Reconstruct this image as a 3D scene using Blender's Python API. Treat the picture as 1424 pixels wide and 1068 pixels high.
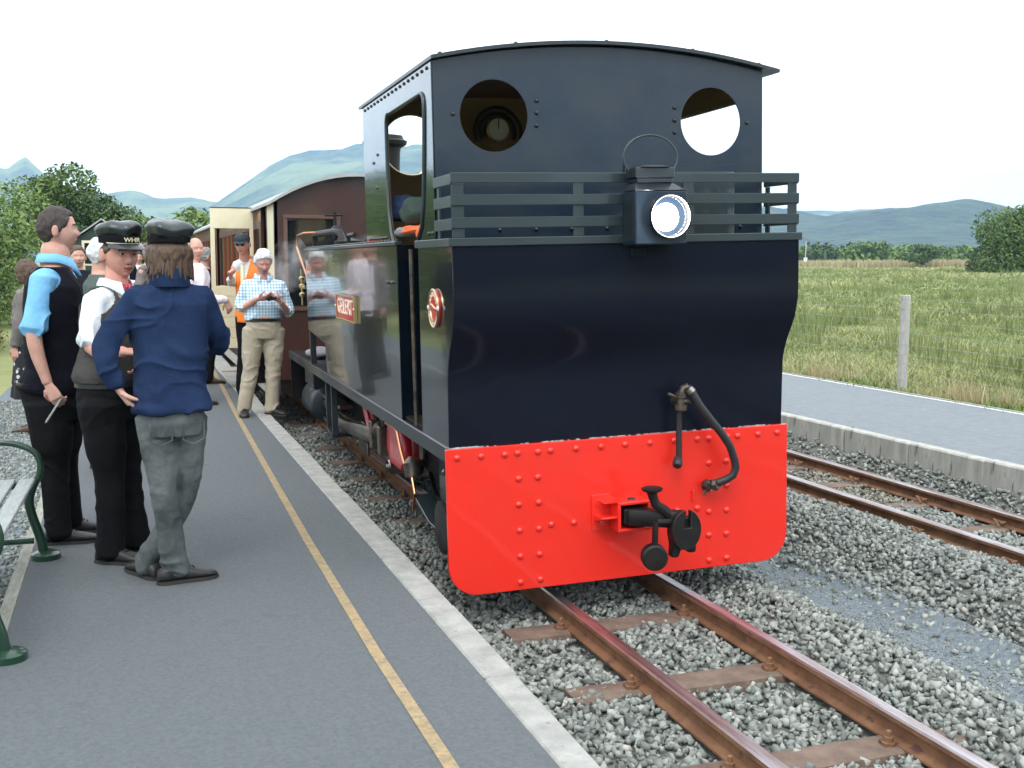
import bpy, bmesh, math, random
import numpy as np
from math import radians, sin, cos, pi
from mathutils import Vector, Matrix
from mathutils.geometry import tessellate_polygon

random.seed(7); rng = np.random.default_rng(7)
for o in list(bpy.data.objects): bpy.data.objects.remove(o)
S = bpy.context.scene
COL = S.collection

# ------------------------------------------------------------------ camera
FPX, PW, PH = 1550.32, 1424, 1068
CAM = np.array([-2.5014, -5.2984, 1.7618])
def rotm(a, b, c):
    ca, sa = cos(a), sin(a); cb, sb = cos(b), sin(b); cc, sc = cos(c), sin(c)
    return (np.array([[ca,-sa,0],[sa,ca,0],[0,0,1]]) @ np.array([[1,0,0],[0,cb,-sb],[0,sb,cb]])
            @ np.array([[cc,0,sc],[0,1,0],[-sc,0,cc]]))
RM = rotm(-.3336, -.1086, -.0033)
cam = bpy.data.cameras.new('camera'); camo = bpy.data.objects.new('camera', cam); COL.objects.link(camo)
cam.sensor_width = 36; cam.lens = 36 * FPX / PW; cam.clip_start = .05; cam.clip_end = 9000
r_, f_, u_ = RM @ [1,0,0], RM @ [0,1,0], RM @ [0,0,1]
camo.matrix_world = Matrix(((r_[0],u_[0],-f_[0],CAM[0]),(r_[1],u_[1],-f_[1],CAM[1]),(r_[2],u_[2],-f_[2],CAM[2]),(0,0,0,1)))
S.camera = camo
S.render.resolution_x = 1024; S.render.resolution_y = 768

# ------------------------------------------------------------------ sky, sun, exposure
SUN_EL, SUN_ROT = radians(52), radians(205)      # soft high light from behind and left of the viewer
w = bpy.data.worlds.new('World'); S.world = w; w.use_nodes = True
nt = w.node_tree; nt.nodes.clear()
N = nt.nodes.new
out = N('ShaderNodeOutputWorld'); bg = N('ShaderNodeBackground'); bg.inputs['Strength'].default_value = .13
sky = N('ShaderNodeTexSky'); sky.sky_type = 'NISHITA'; sky.sun_disc = False
sky.sun_elevation = SUN_EL; sky.sun_rotation = SUN_ROT; sky.air_density = 1; sky.dust_density = 2
tc = N('ShaderNodeTexCoord'); mp = N('ShaderNodeMapping'); mp.inputs['Scale'].default_value = (1.5, 1.5, 5)
nz = N('ShaderNodeTexNoise'); nz.inputs['Scale'].default_value = 1.3; nz.inputs['Detail'].default_value = 5
cr = N('ShaderNodeValToRGB'); cr.color_ramp.elements[0].position = .3; cr.color_ramp.elements[1].position = .75
cr.color_ramp.elements[0].color = (13.0, 13.6, 14.4, 1); cr.color_ramp.elements[1].color = (17.5, 17.7, 17.9, 1)
mx = N('ShaderNodeMix'); mx.data_type = 'RGBA'; mx.inputs[0].default_value = .9
L = nt.links.new
L(tc.outputs['Generated'], mp.inputs[0]); L(mp.outputs[0], nz.inputs['Vector']); L(nz.outputs['Fac'], cr.inputs[0])
L(sky.outputs[0], mx.inputs[6]); L(cr.outputs[0], mx.inputs[7]); L(mx.outputs[2], bg.inputs['Color']); L(bg.outputs[0], out.inputs[0])
sl = bpy.data.lights.new('sun', 'SUN'); sl.energy = 1.3; sl.angle = radians(25); sl.color = (1, .97, .92)
so = bpy.data.objects.new('sun', sl); COL.objects.link(so)
sd = Vector((sin(SUN_ROT)*cos(SUN_EL), cos(SUN_ROT)*cos(SUN_EL), sin(SUN_EL)))
so.rotation_euler = (-sd).to_track_quat('-Z', 'Y').to_euler(); so.location = (0, 0, 30)
S.view_settings.view_transform = 'Standard'; S.view_settings.look = 'None'
S.view_settings.exposure = 0.36; S.view_settings.gamma = 1; S.view_settings.use_curve_mapping = False
S.render.engine = 'CYCLES'
S.cycles.max_bounces = 8; S.cycles.volume_bounces = 1

# ------------------------------------------------------------------ helpers
def ray(u, v): return RM @ np.array([(u - PW/2)/FPX, 1, -(v - PH/2)/FPX])
def aty(u, v, y):
    d = ray(u, v); return CAM + d * ((y - CAM[1]) / d[1])
def atd(u, dist):          # ground point in the direction of picture column u, dist metres away
    d = ray(u, 365.); d = d / np.hypot(d[0], d[1]); return CAM + d * dist

def tag(o, label=None, cat=None, group=None, kind=None):
    if label: o['label'] = label
    if cat: o['category'] = cat
    if group: o['group'] = group
    if kind: o['kind'] = kind
    return o
def thing(name, label, cat, loc=(0,0,0), rot=(0,0,0), group=None):
    o = bpy.data.objects.new(name, None); COL.objects.link(o); o.location = loc; o.rotation_euler = rot
    o.empty_display_size = .2
    return tag(o, label, cat, group)

def sharpen(me, ang=35):
    bm = bmesh.new(); bm.from_mesh(me); a = radians(ang)
    for e in bm.edges:
        e.smooth = not (len(e.link_faces) != 2 or e.calc_face_angle(0) > a)
    for f in bm.faces: f.smooth = True
    bm.to_mesh(me); bm.free()

class MB:
    def __init__(s): s.v = []; s.f = []; s.m = []; s.mi = 0
    def add(s, vs, fs, mi=None):
        b = len(s.v); s.v += [tuple(float(c) for c in p) for p in vs]
        s.f += [tuple(int(i) + b for i in f) for f in fs]; s.m += [s.mi if mi is None else mi] * len(fs); return s
    def box(s, x0, x1, y0, y1, z0, z1, mi=None):
        p = [(x,y,z) for z in (z0,z1) for y in (y0,y1) for x in (x0,x1)]
        return s.add(p, [(0,2,3,1),(4,5,7,6),(0,1,5,4),(2,6,7,3),(0,4,6,2),(1,3,7,5)], mi)
    def rings(s, R, closed=True, cap=True, mi=None, loop=False):
        n = len(R[0]); vs = [p for r in R for p in r]; fs = []; k = len(R)
        for i in range(k if loop else k-1):
            a, b = i*n, ((i+1) % k)*n
            for j in range(n if closed else n-1):
                j2 = (j+1) % n; fs.append((a+j, a+j2, b+j2, b+j))
        if cap and not loop:
            fs.append(tuple(range(n))[::-1]); fs.append(tuple((k-1)*n + j for j in range(n)))
        return s.add(vs, fs, mi)
    def tube(s, pts, r, n=10, cap=True, mi=None, flat=1.0):
        P = [Vector(p) for p in pts]; rr = r if hasattr(r, '__len__') else [r]*len(P)
        R = []; up = None
        for i, p in enumerate(P):
            t = (P[min(i+1, len(P)-1)] - P[max(i-1, 0)])
            if t.length < 1e-9: t = Vector((0,0,1))
            t.normalize()
            if up is None:
                up = Vector((0,0,1)) if abs(t.z) < .9 else Vector((0,1,0))
            a = t.cross(up);
            if a.length < 1e-6: a = t.orthogonal()
            a.normalize(); b = a.cross(t).normalized(); up = b
            R.append([p + a*(rr[i]*cos(2*pi*j/n)) + b*(rr[i]*flat*sin(2*pi*j/n)) for j in range(n)])
        return s.rings(R, cap=cap, mi=mi)
    def lathe(s, c, ax, prof, n=24, cap=True, mi=None):   # prof: (distance along axis, radius)
        c = Vector(c); ax = Vector(ax).normalized(); a = ax.orthogonal().normalized(); b = ax.cross(a)
        R = [[c + ax*t + a*(r*cos(2*pi*j/n)) + b*(r*sin(2*pi*j/n)) for j in range(n)] for t, r in prof]
        return s.rings(R, cap=cap, mi=mi)
    def prism(s, pts, fn, t0, t1, holes=(), mi=None):     # pts 2D polygon; fn(a,b,t)->xyz
        loops = [list(pts)] + [list(h) for h in holes]
        tess = tessellate_polygon([[Vector((p[0], p[1], 0)) for p in l] for l in loops])
        flat = [p for l in loops for p in l]; n = len(flat)
        vs = [fn(p[0], p[1], t0) for p in flat] + [fn(p[0], p[1], t1) for p in flat]
        fs = [tuple(t) for t in tess] + [tuple(i + n for i in t[::-1]) for t in tess]
        b = 0
        for l in loops:
            k = len(l)
            for j in range(k): j2 = (j+1) % k; fs.append((b+j, b+j2, b+j2+n, b+j+n))
            b += k
        return s.add(vs, fs, mi)
    def build(s, name, mats, parent=None, smooth=True, origin=None, ang=35, bevel=0, label=None):
        me = bpy.data.meshes.new(name)
        vs = s.v
        if origin is not None: vs = [(x-origin[0], y-origin[1], z-origin[2]) for x, y, z in vs]
        me.from_pydata(vs, [], s.f)
        if not isinstance(mats, (list, tuple)): mats = [mats]
        for m in mats: me.materials.append(m)
        if len(mats) > 1: me.polygons.foreach_set('material_index', s.m)
        bm = bmesh.new(); bm.from_mesh(me); bmesh.ops.recalc_face_normals(bm, faces=bm.faces)
        a = radians(ang)
        if bevel:
            es = [e for e in bm.edges if len(e.link_faces) == 2 and e.calc_face_angle(0) > a]
            try: bmesh.ops.bevel(bm, geom=es, offset=bevel, segments=1, affect='EDGES', profile=.6)
            except Exception: pass
        if smooth:
            for e in bm.edges: e.smooth = not (len(e.link_faces) != 2 or e.calc_face_angle(0) > a)
            for f in bm.faces: f.smooth = True
        bm.to_mesh(me); bm.free(); me.update()
        o = bpy.data.objects.new(name, me); COL.objects.link(o)
        if parent: o.parent = parent
        if label: o['label'] = label
        return o
def link_copy(src, parent, loc=(0,0,0), rot=None, scale=None):
    c = src.copy(); COL.objects.link(c); c.parent = parent; c.location = loc
    if rot: c.rotation_euler = rot
    if scale: c.scale = scale
    return c
def np_mesh(name, V, F, mat, tint=None, parent=None, smooth=False):
    """V (n,3), F (m,k) arrays; tint per-face float attribute"""
    me = bpy.data.meshes.new(name); n, m, k = len(V), len(F), F.shape[1]
    me.vertices.add(n); me.vertices.foreach_set('co', np.ascontiguousarray(V, dtype=np.float32).ravel())
    me.loops.add(m*k); me.loops.foreach_set('vertex_index', np.ascontiguousarray(F, dtype=np.int32).ravel())
    me.polygons.add(m); me.polygons.foreach_set('loop_start', np.arange(0, m*k, k, dtype=np.int32))
    me.polygons.foreach_set('loop_total', np.full(m, k, dtype=np.int32))
    if tint is not None:
        at = me.attributes.new('tint', 'FLOAT', 'FACE'); at.data.foreach_set('value', np.asarray(tint, dtype=np.float32))
    me.update(calc_edges=True); me.validate()
    if smooth: me.polygons.foreach_set('use_smooth', [True]*len(me.polygons))
    me.materials.append(mat)
    o = bpy.data.objects.new(name, me); COL.objects.link(o)
    if parent: o.parent = parent
    return o

def _h(ix, iy, iz, s):
    h = (ix*374761393 + iy*668265263 + iz*2147483647 + s*974634777) & 0xffffffff
    h = ((h ^ (h >> 13)) * 1274126177) & 0xffffffff
    return ((h ^ (h >> 16)) & 0xffff) / 65535.0
def noise3(P, s=0):
    P = np.asarray(P, float); I = np.floor(P).astype(np.int64); f = P - I; f = f*f*(3-2*f); r = 0
    for dx in (0,1):
        for dy in (0,1):
            for dz in (0,1):
                w_ = (f[:,0] if dx else 1-f[:,0])*(f[:,1] if dy else 1-f[:,1])*(f[:,2] if dz else 1-f[:,2])
                r = r + w_*_h(I[:,0]+dx, I[:,1]+dy, I[:,2]+dz, s)
    return r*2-1
def fbm(P, o=4, s=0):
    r = 0; a = 1; P = np.asarray(P, float)
    for i in range(o): r = r + a*noise3(P*(2**i), s+i); a *= .5
    return r

def V3(a): return Vector([float(x) for x in a])
def catmull(P, Rr, sub=4):
    P = [V3(p) for p in P]; out = []; ro = []
    for i in range(len(P)-1):
        p0, p1, p2, p3 = P[max(i-1,0)], P[i], P[i+1], P[min(i+2,len(P)-1)]
        for k in range(sub):
            t = k/sub; out.append(.5*((2*p1)+(p2-p0)*t+(2*p0-5*p1+4*p2-p3)*t*t+(3*p1-p0-3*p2+p3)*t**3)); ro.append(Rr[i]+(Rr[i+1]-Rr[i])*(t*t*(3-2*t)))
    out.append(P[-1]); ro.append(Rr[-1]); return out, ro

# ------------------------------------------------------------------ materials
def mat(name, col, rough=.5, metal=0, coat=0, coatr=.04, col2=None, nscale=6, ndetail=5, contrast=(.35,.65), bump=0, bscale=60,
        spec=.5, emit=None, estr=0, stretch=None, bdist=.01, attr=False, spots=None, sheen=0, two=False, bdetail=4, wave=None):
    m = bpy.data.materials.new(name); m.use_nodes = True; t = m.node_tree; b = t.nodes['Principled BSDF']
    b.inputs['Base Color'].default_value = (*col, 1); b.inputs['Roughness'].default_value = rough
    b.inputs['Metallic'].default_value = metal; b.inputs['Specular IOR Level'].default_value = spec
    if coat: b.inputs['Coat Weight'].default_value = coat; b.inputs['Coat Roughness'].default_value = coatr
    if sheen: b.inputs['Sheen Weight'].default_value = sheen
    if emit: b.inputs['Emission Color'].default_value = (*emit, 1); b.inputs['Emission Strength'].default_value = estr
    n, l = t.nodes.new, t.links.new
    tc = n('ShaderNodeTexCoord'); vec = tc.outputs['Object']
    if stretch:
        mp = n('ShaderNodeMapping'); mp.inputs['Scale'].default_value = stretch; l(vec, mp.inputs[0]); vec = mp.outputs[0]
    colout = None
    if attr:
        at = n('ShaderNodeAttribute'); at.attribute_name = 'tint'
        rp = n('ShaderNodeValToRGB'); rp.color_ramp.elements[0].color = (*col, 1); rp.color_ramp.elements[1].color = (*(col2 or col), 1)
        if spots: e = rp.color_ramp.elements.new(.93); e.color = (*(col2 or col), 1); rp.color_ramp.elements[-1].color = (*spots, 1)
        l(at.outputs['Fac'], rp.inputs[0]); colout = rp.outputs[0]
    elif col2:
        nz = n('ShaderNodeTexNoise'); nz.inputs['Scale'].default_value = nscale; nz.inputs['Detail'].default_value = ndetail
        nz.inputs['Roughness'].default_value = .65
        rp = n('ShaderNodeValToRGB'); rp.color_ramp.elements[0].position, rp.color_ramp.elements[1].position = contrast
        rp.color_ramp.elements[0].color = (*col, 1); rp.color_ramp.elements[1].color = (*col2, 1)
        l(vec, nz.inputs['Vector']); l(nz.outputs['Fac'], rp.inputs[0]); colout = rp.outputs[0]
        if spots:
            n2 = n('ShaderNodeTexNoise'); n2.inputs['Scale'].default_value = spots[3]; n2.inputs['Detail'].default_value = 3
            r2 = n('ShaderNodeValToRGB'); r2.color_ramp.elements[0].position = spots[4]; r2.color_ramp.elements[1].position = spots[4]+.08
            mx = n('ShaderNodeMix'); mx.data_type = 'RGBA'; mx.inputs[7].default_value = (*spots[:3], 1)
            l(vec, n2.inputs['Vector']); l(n2.outputs['Fac'], r2.inputs[0]); l(r2.outputs[0], mx.inputs[0]); l(colout, mx.inputs[6]); colout = mx.outputs[2]
    if colout is not None: l(colout, b.inputs['Base Color'])
    if bump:
        nb = n('ShaderNodeTexNoise'); nb.inputs['Scale'].default_value = bscale; nb.inputs['Detail'].default_value = bdetail
        bp = n('ShaderNodeBump'); bp.inputs['Strength'].default_value = bump; bp.inputs['Distance'].default_value = bdist
        l(vec, nb.inputs['Vector']); l(nb.outputs['Fac'], bp.inputs['Height']); l(bp.outputs[0], b.inputs['Normal'])
        if coat: l(bp.outputs[0], b.inputs['Coat Normal'])
    return m

M = {}
M['asphalt'] = mat('asphalt', (.094,.108,.115), .9, col2=(.145,.16,.165), nscale=60, ndetail=12, contrast=(.3,.7), bump=1, bscale=240, bdist=.008, spots=(.088,.097,.10,2.3,.70))
M['asphalt2'] = mat('asphalt_pale', (.14,.165,.178), .75, col2=(.19,.21,.22), nscale=14, ndetail=8, bump=.7, bscale=240, bdist=.005)
M['kerb'] = mat('kerb_stone', (.25,.25,.23), .9, col2=(.37,.365,.335), nscale=9, ndetail=8, bump=.6, bscale=90, bdist=.006, spots=(.2,.19,.17,26,.66))
M['concrete'] = mat('kerb_concrete', (.3,.3,.27), .9, col2=(.46,.45,.4), nscale=4, bump=.5, bscale=70, bdist=.006, stretch=(3,3,.6), spots=(.13,.13,.12,7,.62))
M['yellow'] = mat('worn_yellow_paint', (.24,.185,.105), .85, col2=(.38,.275,.14), nscale=22, bump=.5, bscale=240, bdist=.004, spots=(.17,.165,.15,70,.58))
M['stone'] = mat('ballast_stone', (.115,.128,.116), .85, attr=True, col2=(.33,.35,.315), spots=(.42,.41,.36), bump=.4, bscale=90, bdist=.004)
M['stone_rust'] = mat('ballast_rusty', (.12,.115,.09), .9, attr=True, col2=(.31,.305,.25), spots=(.3,.2,.13), bump=.4, bscale=90, bdist=.004)
M['fines'] = mat('gravel_fines', (.10,.13,.15), .95, col2=(.2,.235,.25), nscale=40, ndetail=8, bump=1, bscale=120, bdist=.012)
M['bed'] = mat('ballast_bed', (.085,.09,.08), .95, col2=(.19,.19,.165), nscale=22, bump=1, bscale=50, bdist=.02)
M['rust'] = mat('rusty_rail', (.13,.060,.030), .8, col2=(.23,.115,.055), nscale=8, ndetail=8, bump=.5, bscale=120, bdist=.003, spots=(.09,.045,.03,14,.62))
M['railtop'] = mat('polished_rail_head', (.48,.45,.46), .42, 1, col2=(.3,.22,.2), nscale=3, contrast=(.4,.62), bump=.1, bscale=80, stretch=(8,.6,1))
M['sleeper'] = mat('steel_sleeper', (.115,.078,.058), .85, col2=(.19,.135,.10), nscale=9, bump=.6, bscale=90, bdist=.005)
M['timber'] = mat('weathered_timber', (.22,.22,.18), .9, col2=(.36,.36,.31), nscale=8, stretch=(6,1,1), bump=.5, bscale=30)
M['grass'] = mat('grass_ground', (.14,.18,.05), .95, col2=(.27,.27,.11), nscale=.25, ndetail=9, bump=1, bscale=3, bdist=.1)
M['tuft'] = mat('grass_blades', (.16,.21,.065), .7, attr=True, col2=(.42,.42,.19), spots=(.58,.48,.28))
M['straw'] = mat('dry_grass', (.30,.26,.12), .8, attr=True, col2=(.52,.44,.25), spots=(.6,.5,.35))
M['weed'] = mat('weed_leaves', (.06,.12,.02), .7, attr=True, col2=(.15,.26,.04), spots=(.75,.6,.04))
M['leafA'] = mat('leaves_mid', (.045,.09,.016), .65, attr=True, col2=(.13,.205,.035), spots=(.19,.26,.06))
M['leafB'] = mat('leaves_dark', (.028,.06,.016), .65, attr=True, col2=(.08,.14,.03), spots=(.12,.17,.05))
M['leafC'] = mat('leaves_light', (.06,.11,.02), .65, attr=True, col2=(.16,.24,.045), spots=(.22,.28,.08))
M['bark'] = mat('bark', (.07,.055,.04), .95, col2=(.14,.12,.09), nscale=8, stretch=(3,3,.6), bump=.8, bscale=30)
M['hill'] = mat('hillside', (.010,.026,.02), .95, col2=(.16,.19,.07), nscale=.005, ndetail=12, contrast=(.44,.58), bump=1, bscale=.02, bdist=30, bdetail=8)
M['hillw'] = mat('wooded_hillside', (.004,.012,.010), .95, col2=(.032,.055,.028), nscale=.022, ndetail=12, contrast=(.42,.58), bump=1, bscale=.05, bdist=22, bdetail=8, spots=(.09,.12,.06,.005,.68))
# locomotive
M['navy'] = mat('gloss_navy_paint', (.0018,.0042,.012), .5, coat=.32, coatr=.08, spec=.12, bump=.035, bscale=2.2, bdist=.05, bdetail=2)
M['navytank'] = mat('gloss_tank_paint', (.003,.006,.011), .14, coat=.7, spec=.35, bump=.02, bscale=3.5, bdist=.04, bdetail=1)
M['navycab'] = mat('cab_paint', (.006,.018,.036), .45, coat=.6, coatr=.16, spec=.2, bump=.14, bscale=1.6, bdist=.05, col2=(.018,.027,.038), nscale=3)
M['iron'] = mat('painted_iron', (.012,.018,.022), .4, coat=.25, bump=.1, bscale=30, bdist=.002)
M['bar'] = mat('grey_green_bars', (.020,.032,.036), .38, coat=.35, bump=.12, bscale=25, bdist=.002)
M['black'] = mat('sooty_black', (.006,.006,.007), .5, spec=.3, col2=(.016,.013,.011), nscale=12, bump=.3, bscale=50, bdist=.003)
M['oily'] = mat('oily_steel', (.05,.045,.04), .35, .7, col2=(.16,.13,.1), nscale=12, bump=.2, bscale=40)
M['steel'] = mat('bright_steel', (.42,.4,.37), .3, 1, col2=(.25,.2,.17), nscale=9)
M['red'] = mat('buffer_red', (.82,.020,.009), .35, coat=.4, bump=.06, bscale=5, bdist=.02, col2=(.76,.022,.010), nscale=5, ndetail=9, contrast=(.3,.7), spots=(.55,.03,.015,16,.74))
M['letter'] = mat('pale_brass_lettering', (.85,.74,.58), .5, .1)
M['redweb'] = mat('crank_red', (.45,.01,.02), .35, coat=.5)
M['brass'] = mat('brass', (.70,.55,.30), .28, 1)
M['copper'] = mat('copper', (.62,.28,.14), .3, 1)
M['plate'] = mat('plate_red', (.55,.015,.02), .35, coat=.5)
M['rubber'] = mat('rubber_hose', (.018,.018,.02), .5, bump=.3, bscale=80, bdist=.002)
M['tan'] = mat('cab_interior_paint', (.26,.17,.065), .6, col2=(.2,.12,.05), nscale=4)
M['chip'] = mat('chipped_filler', (.5,.5,.48), .8, col2=(.2,.2,.2), nscale=30)
M['lens'] = mat('lamp_glow', (1,1,1), .2, emit=(.84,.92,1), estr=30)
M['reflector'] = mat('lamp_reflector', (.8,.8,.85), .12, 1)
M['glass'] = mat('dark_window', (.01,.012,.013), .06, spec=.6)
# coaches
M['brown'] = mat('coach_brown_paint', (.042,.018,.013), .42, coat=.25, col2=(.06,.024,.017), nscale=3, bump=.05, bscale=4)
M['teak'] = mat('varnished_teak', (.20,.055,.02), .35, coat=.5, col2=(.30,.09,.03), nscale=5, stretch=(1,1,.3))
M['cream'] = mat('cream_paint', (.78,.72,.50), .5, col2=(.70,.64,.44), nscale=5, bump=.03, bscale=10)
M['roofgrey'] = mat('grey_roof', (.33,.34,.33), .7, col2=(.42,.43,.41), nscale=3)
M['trim'] = mat('brown_trim', (.12,.06,.045), .45)
M['dark'] = mat('dark_inside', (.012,.010,.010), .9)
M['benchgreen'] = mat('green_cast_iron', (.004,.035,.016), .35, coat=.5, bump=.3, bscale=25, bdist=.003)
M['slat'] = mat('grey_bench_slat', (.36,.39,.38), .7, col2=(.25,.27,.27), nscale=10, stretch=(8,.7,8), bump=.4, bscale=20)
M['shed'] = mat('green_corrugated', (.02,.045,.033), .6, col2=(.035,.065,.05), nscale=3)
M['post'] = mat('grey_post', (.34,.33,.3), .9, col2=(.48,.46,.42), nscale=9, stretch=(4,4,.5), bump=.6, bscale=40)
M['wire'] = mat('galvanised_wire', (.36,.38,.36), .45, .6)
M['paint'] = mat('white_paint', (.75,.75,.72), .6)
# ------------------------------------------------------------------ terrain
def axis_vals(fine, far, start, g=1.16):
    v = list(fine); x = start; st = .6
    while x < far: x += st; st *= g; v.append(x)
    return v
xs = sorted(set([round(a, 3) for a in
      [-x for x in axis_vals([], 3600, 3.3)] + [-3.3, -3.12, -3.06, -1.3, -1.2, 0, 3.8, 3.9, 5.9, 6.0, 6.1, 6.3] + axis_vals([], 3600, 6.3)]))
ys = sorted(set([round(a, 3) for a in [-x for x in axis_vals([], 3600, 10, 1.2)] + list(np.arange(-10, 24, .8)) + axis_vals([], 3600, 24)]))
def ground_z(X, Y):
    X = np.asarray(X, float); Y = np.asarray(Y, float)
    r = np.where(X > 6, X-6, np.where(X < -3.1, -3.1-X, 0)); inside = (X > -3.1) & (X < 6.0)
    dist = np.hypot(X, Y)
    z = .12 + 1.28*(1-np.exp(-r/55.)) + fbm(np.stack([X*.13, Y*.13, X*0], -1), 4, 3)*np.clip(r*.05, 0, .12)
    z = np.where(X < -3.1, z - .06, z)
    z = np.where(inside, -.26 + np.clip((np.abs(Y)-60)/300., 0, 1)*1.5, z)
    return z
GX, GY = np.meshgrid(xs, ys); GZ = ground_z(GX.ravel(), GY.ravel())
V = np.stack([GX.ravel(), GY.ravel(), GZ], -1); nx, ny = len(xs), len(ys)
ii = np.arange((nx-1)*(ny-1)); a_ = (ii // (nx-1))*nx + ii % (nx-1)
F = np.stack([a_, a_+1, a_+1+nx, a_+nx], -1)
g = np_mesh('ground', V, F, M['grass'], smooth=True); tag(g, kind='structure')

# hills: ridge strips with real depth
def hill(name, az0, az1, dist, prof, depth, m, seed, n=420, k=60, rough=1.0):
    az = np.linspace(az0, az1, n); pa, pe = zip(*prof); el = np.interp(az, pa, pe)
    V = []
    for j in range(k):
        t = j/(k-1); s = sin(min(t/.72, 1)*pi/2)**1.25 if t < .72 else cos((t-.72)/.28*pi/2)
        d = dist*(1 - .42*(1-min(t/.72, 1))) if t <= .72 else dist*(1+.3*(t-.72))
        a = np.radians(az); h = CAM[2] + dist*np.tan(np.radians(el))
        P = np.stack([CAM[0]+np.sin(a)*d, CAM[1]+np.cos(a)*d, h*s], -1)
        rg = fbm(np.stack([P[:,0]*8/dist, P[:,1]*8/dist, P[:,0]*0+seed], -1), 7, seed)
        P[:,2] += rg*h*.17*rough*min(t*2.2, 1)*(1 if t < .65 else .25) - (25 if t == 0 or j == k-1 else 0)
        V.append(P)
    V = np.concatenate(V); ii = np.arange((n-1)*(k-1)); a_ = (ii // (n-1))*n + ii % (n-1)
    F = np.stack([a_, a_+1, a_+1+n, a_+n], -1)
    return tag(np_mesh(name, V, F, m, smooth=True), kind='structure')
hill('mountain', -40, 2.5, 2900, [(-40,2.0),(-25,3.0),(-12,2.6),(-8,3.1),(-6.4,3.6),(-4.9,3.6),(-4.18,4.1),(-3.5,3.6),(-2.3,2.9),(-.5,2.4),(1.0,1.8),(2.5,.6)], 800, M['hill'], 5)
hill('mountain', -3, 60, 3000, [(-3,1.4),(-.8,2.7),(.5,2.85),(2,2.6),(3.2,2.8),(4.5,2.7),(6,2.8),(60,2)], 800, M['hill'], 9)
hill('mountain', 1.5, 44, 2500, [(1.5,.9),(2.6,1.7),(4.5,2.9),(5.6,3.7),(7.0,4.7),(8.0,5.2),(9,5.42),(10.2,5.45),(11.6,5.4),(14,5.0),(20,4.3),(27,3.4),(34,2.2),(44,1)], 800, M['hill'], 13)
hill('wooded_hill', 24, 75, 1600, [(24,2.4),(30,2.3),(33,2.3),(34,2.1),(34.7,2.02),(36,2.3),(37,2.5),(38.5,2.5),(40,2.7),(41,2.8),(42,2.68),(43,2.58),(46,2.6),(52,2.6),(60,2.8),(75,2)], 600, M['hillw'], 21)
# low hills behind the viewer, seen only in the gloss of the paint
hill('wooded_hill', 95, 300, 1500, [(95,2.0),(120,2.3),(150,1.9),(180,2.4),(210,2.0),(240,2.6),(270,2.4),(300,2.2)], 600, M['hillw'], 31, n=120)

# ------------------------------------------------------------------ platforms
plat = MB().box(-3.02, -1.262, -9, 26, -.25, .19).build('platform', M['asphalt'], smooth=False); tag(plat, kind='structure')
def edge_x(y): return float(np.interp(y, [-9,-2.2,0,4,6,9,15,26], [-1.137,-1.135,-1.115,-1.11,-1.12,-1.06,-.985,-.95]))
sb = None
yy = -8.6
while yy < 25:
    x1a, x1b = edge_x(yy), edge_x(yy+.9); q = .003
    m_ = MB(); dz = random.uniform(-.003, .003); dx = random.uniform(-.004, .004)
    lo = [(-1.259,yy+q,-.2),(x1a+dx,yy+q,-.2),(x1b+dx,yy+.9-q,-.2),(-1.259,yy+.9-q,-.2)]
    m_.add(lo + [(a,b,.196+dz) for a,b,c in lo], [(3,2,1,0),(4,5,6,7),(0,1,5,4),(1,2,6,5),(2,3,7,6),(3,0,4,7)])
    m_.build('kerb_stone', M['kerb'], plat, bevel=.008); yy += .9
def strip(name, pts, wd, z, m, parent, th=.0035):
    b = MB(); R = []
    for i, (x, y) in enumerate(pts):
        R.append([(x-wd/2, y, z), (x+wd/2, y, z), (x+wd/2, y, z+th), (x-wd/2, y, z+th)])
    return b.rings(R).build(name, m, parent, smooth=False)
strip('painted_line', [(-1.585,-8),(-1.585,-2),(-1.59,-1),(-1.568,.9),(-1.52,3.3),(-1.445,6.8),(-1.385,8.9),(-1.31,12),(-1.22,18),(-1.2,25)], .047, .1905, M['yellow'], plat)
for k in range(14):
    MB().box(-3.085, -3.023, -8+k*2.4+.005, -8+(k+1)*2.4-.005, -.1, .187+random.uniform(-.006,.004)).build('edging_board', M['timber'], plat, bevel=.004)
# far platform beyond the second track
def p2x(y): return 3.745 + .0*y
fp = MB().box(3.87, 6.1, -9, 40, -.25, .245).build('platform', M['asphalt2'], smooth=False); tag(fp, kind='structure')
kp = MB(); kp.box(3.745, 3.868, 0.004, .896, -.2, .252)
kob = kp.build('kerb_panel', M['concrete'], fp, bevel=.012); kob.location = (0, -8.34, 0)
for k in range(1, 50):
    link_copy(kob, fp, (random.uniform(-.006,.006), -8.34+k*.9, random.uniform(-.006,.004)), rot=(0,0,random.uniform(-.004,.004)))
strip('painted_line', [(6.07,-8),(6.07,38)], .04, .2455, M['paint'], fp)
strip('edging_strip', [(6.12,-8),(6.12,38)], .035, .21, M['kerb'], fp, .05)

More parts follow.
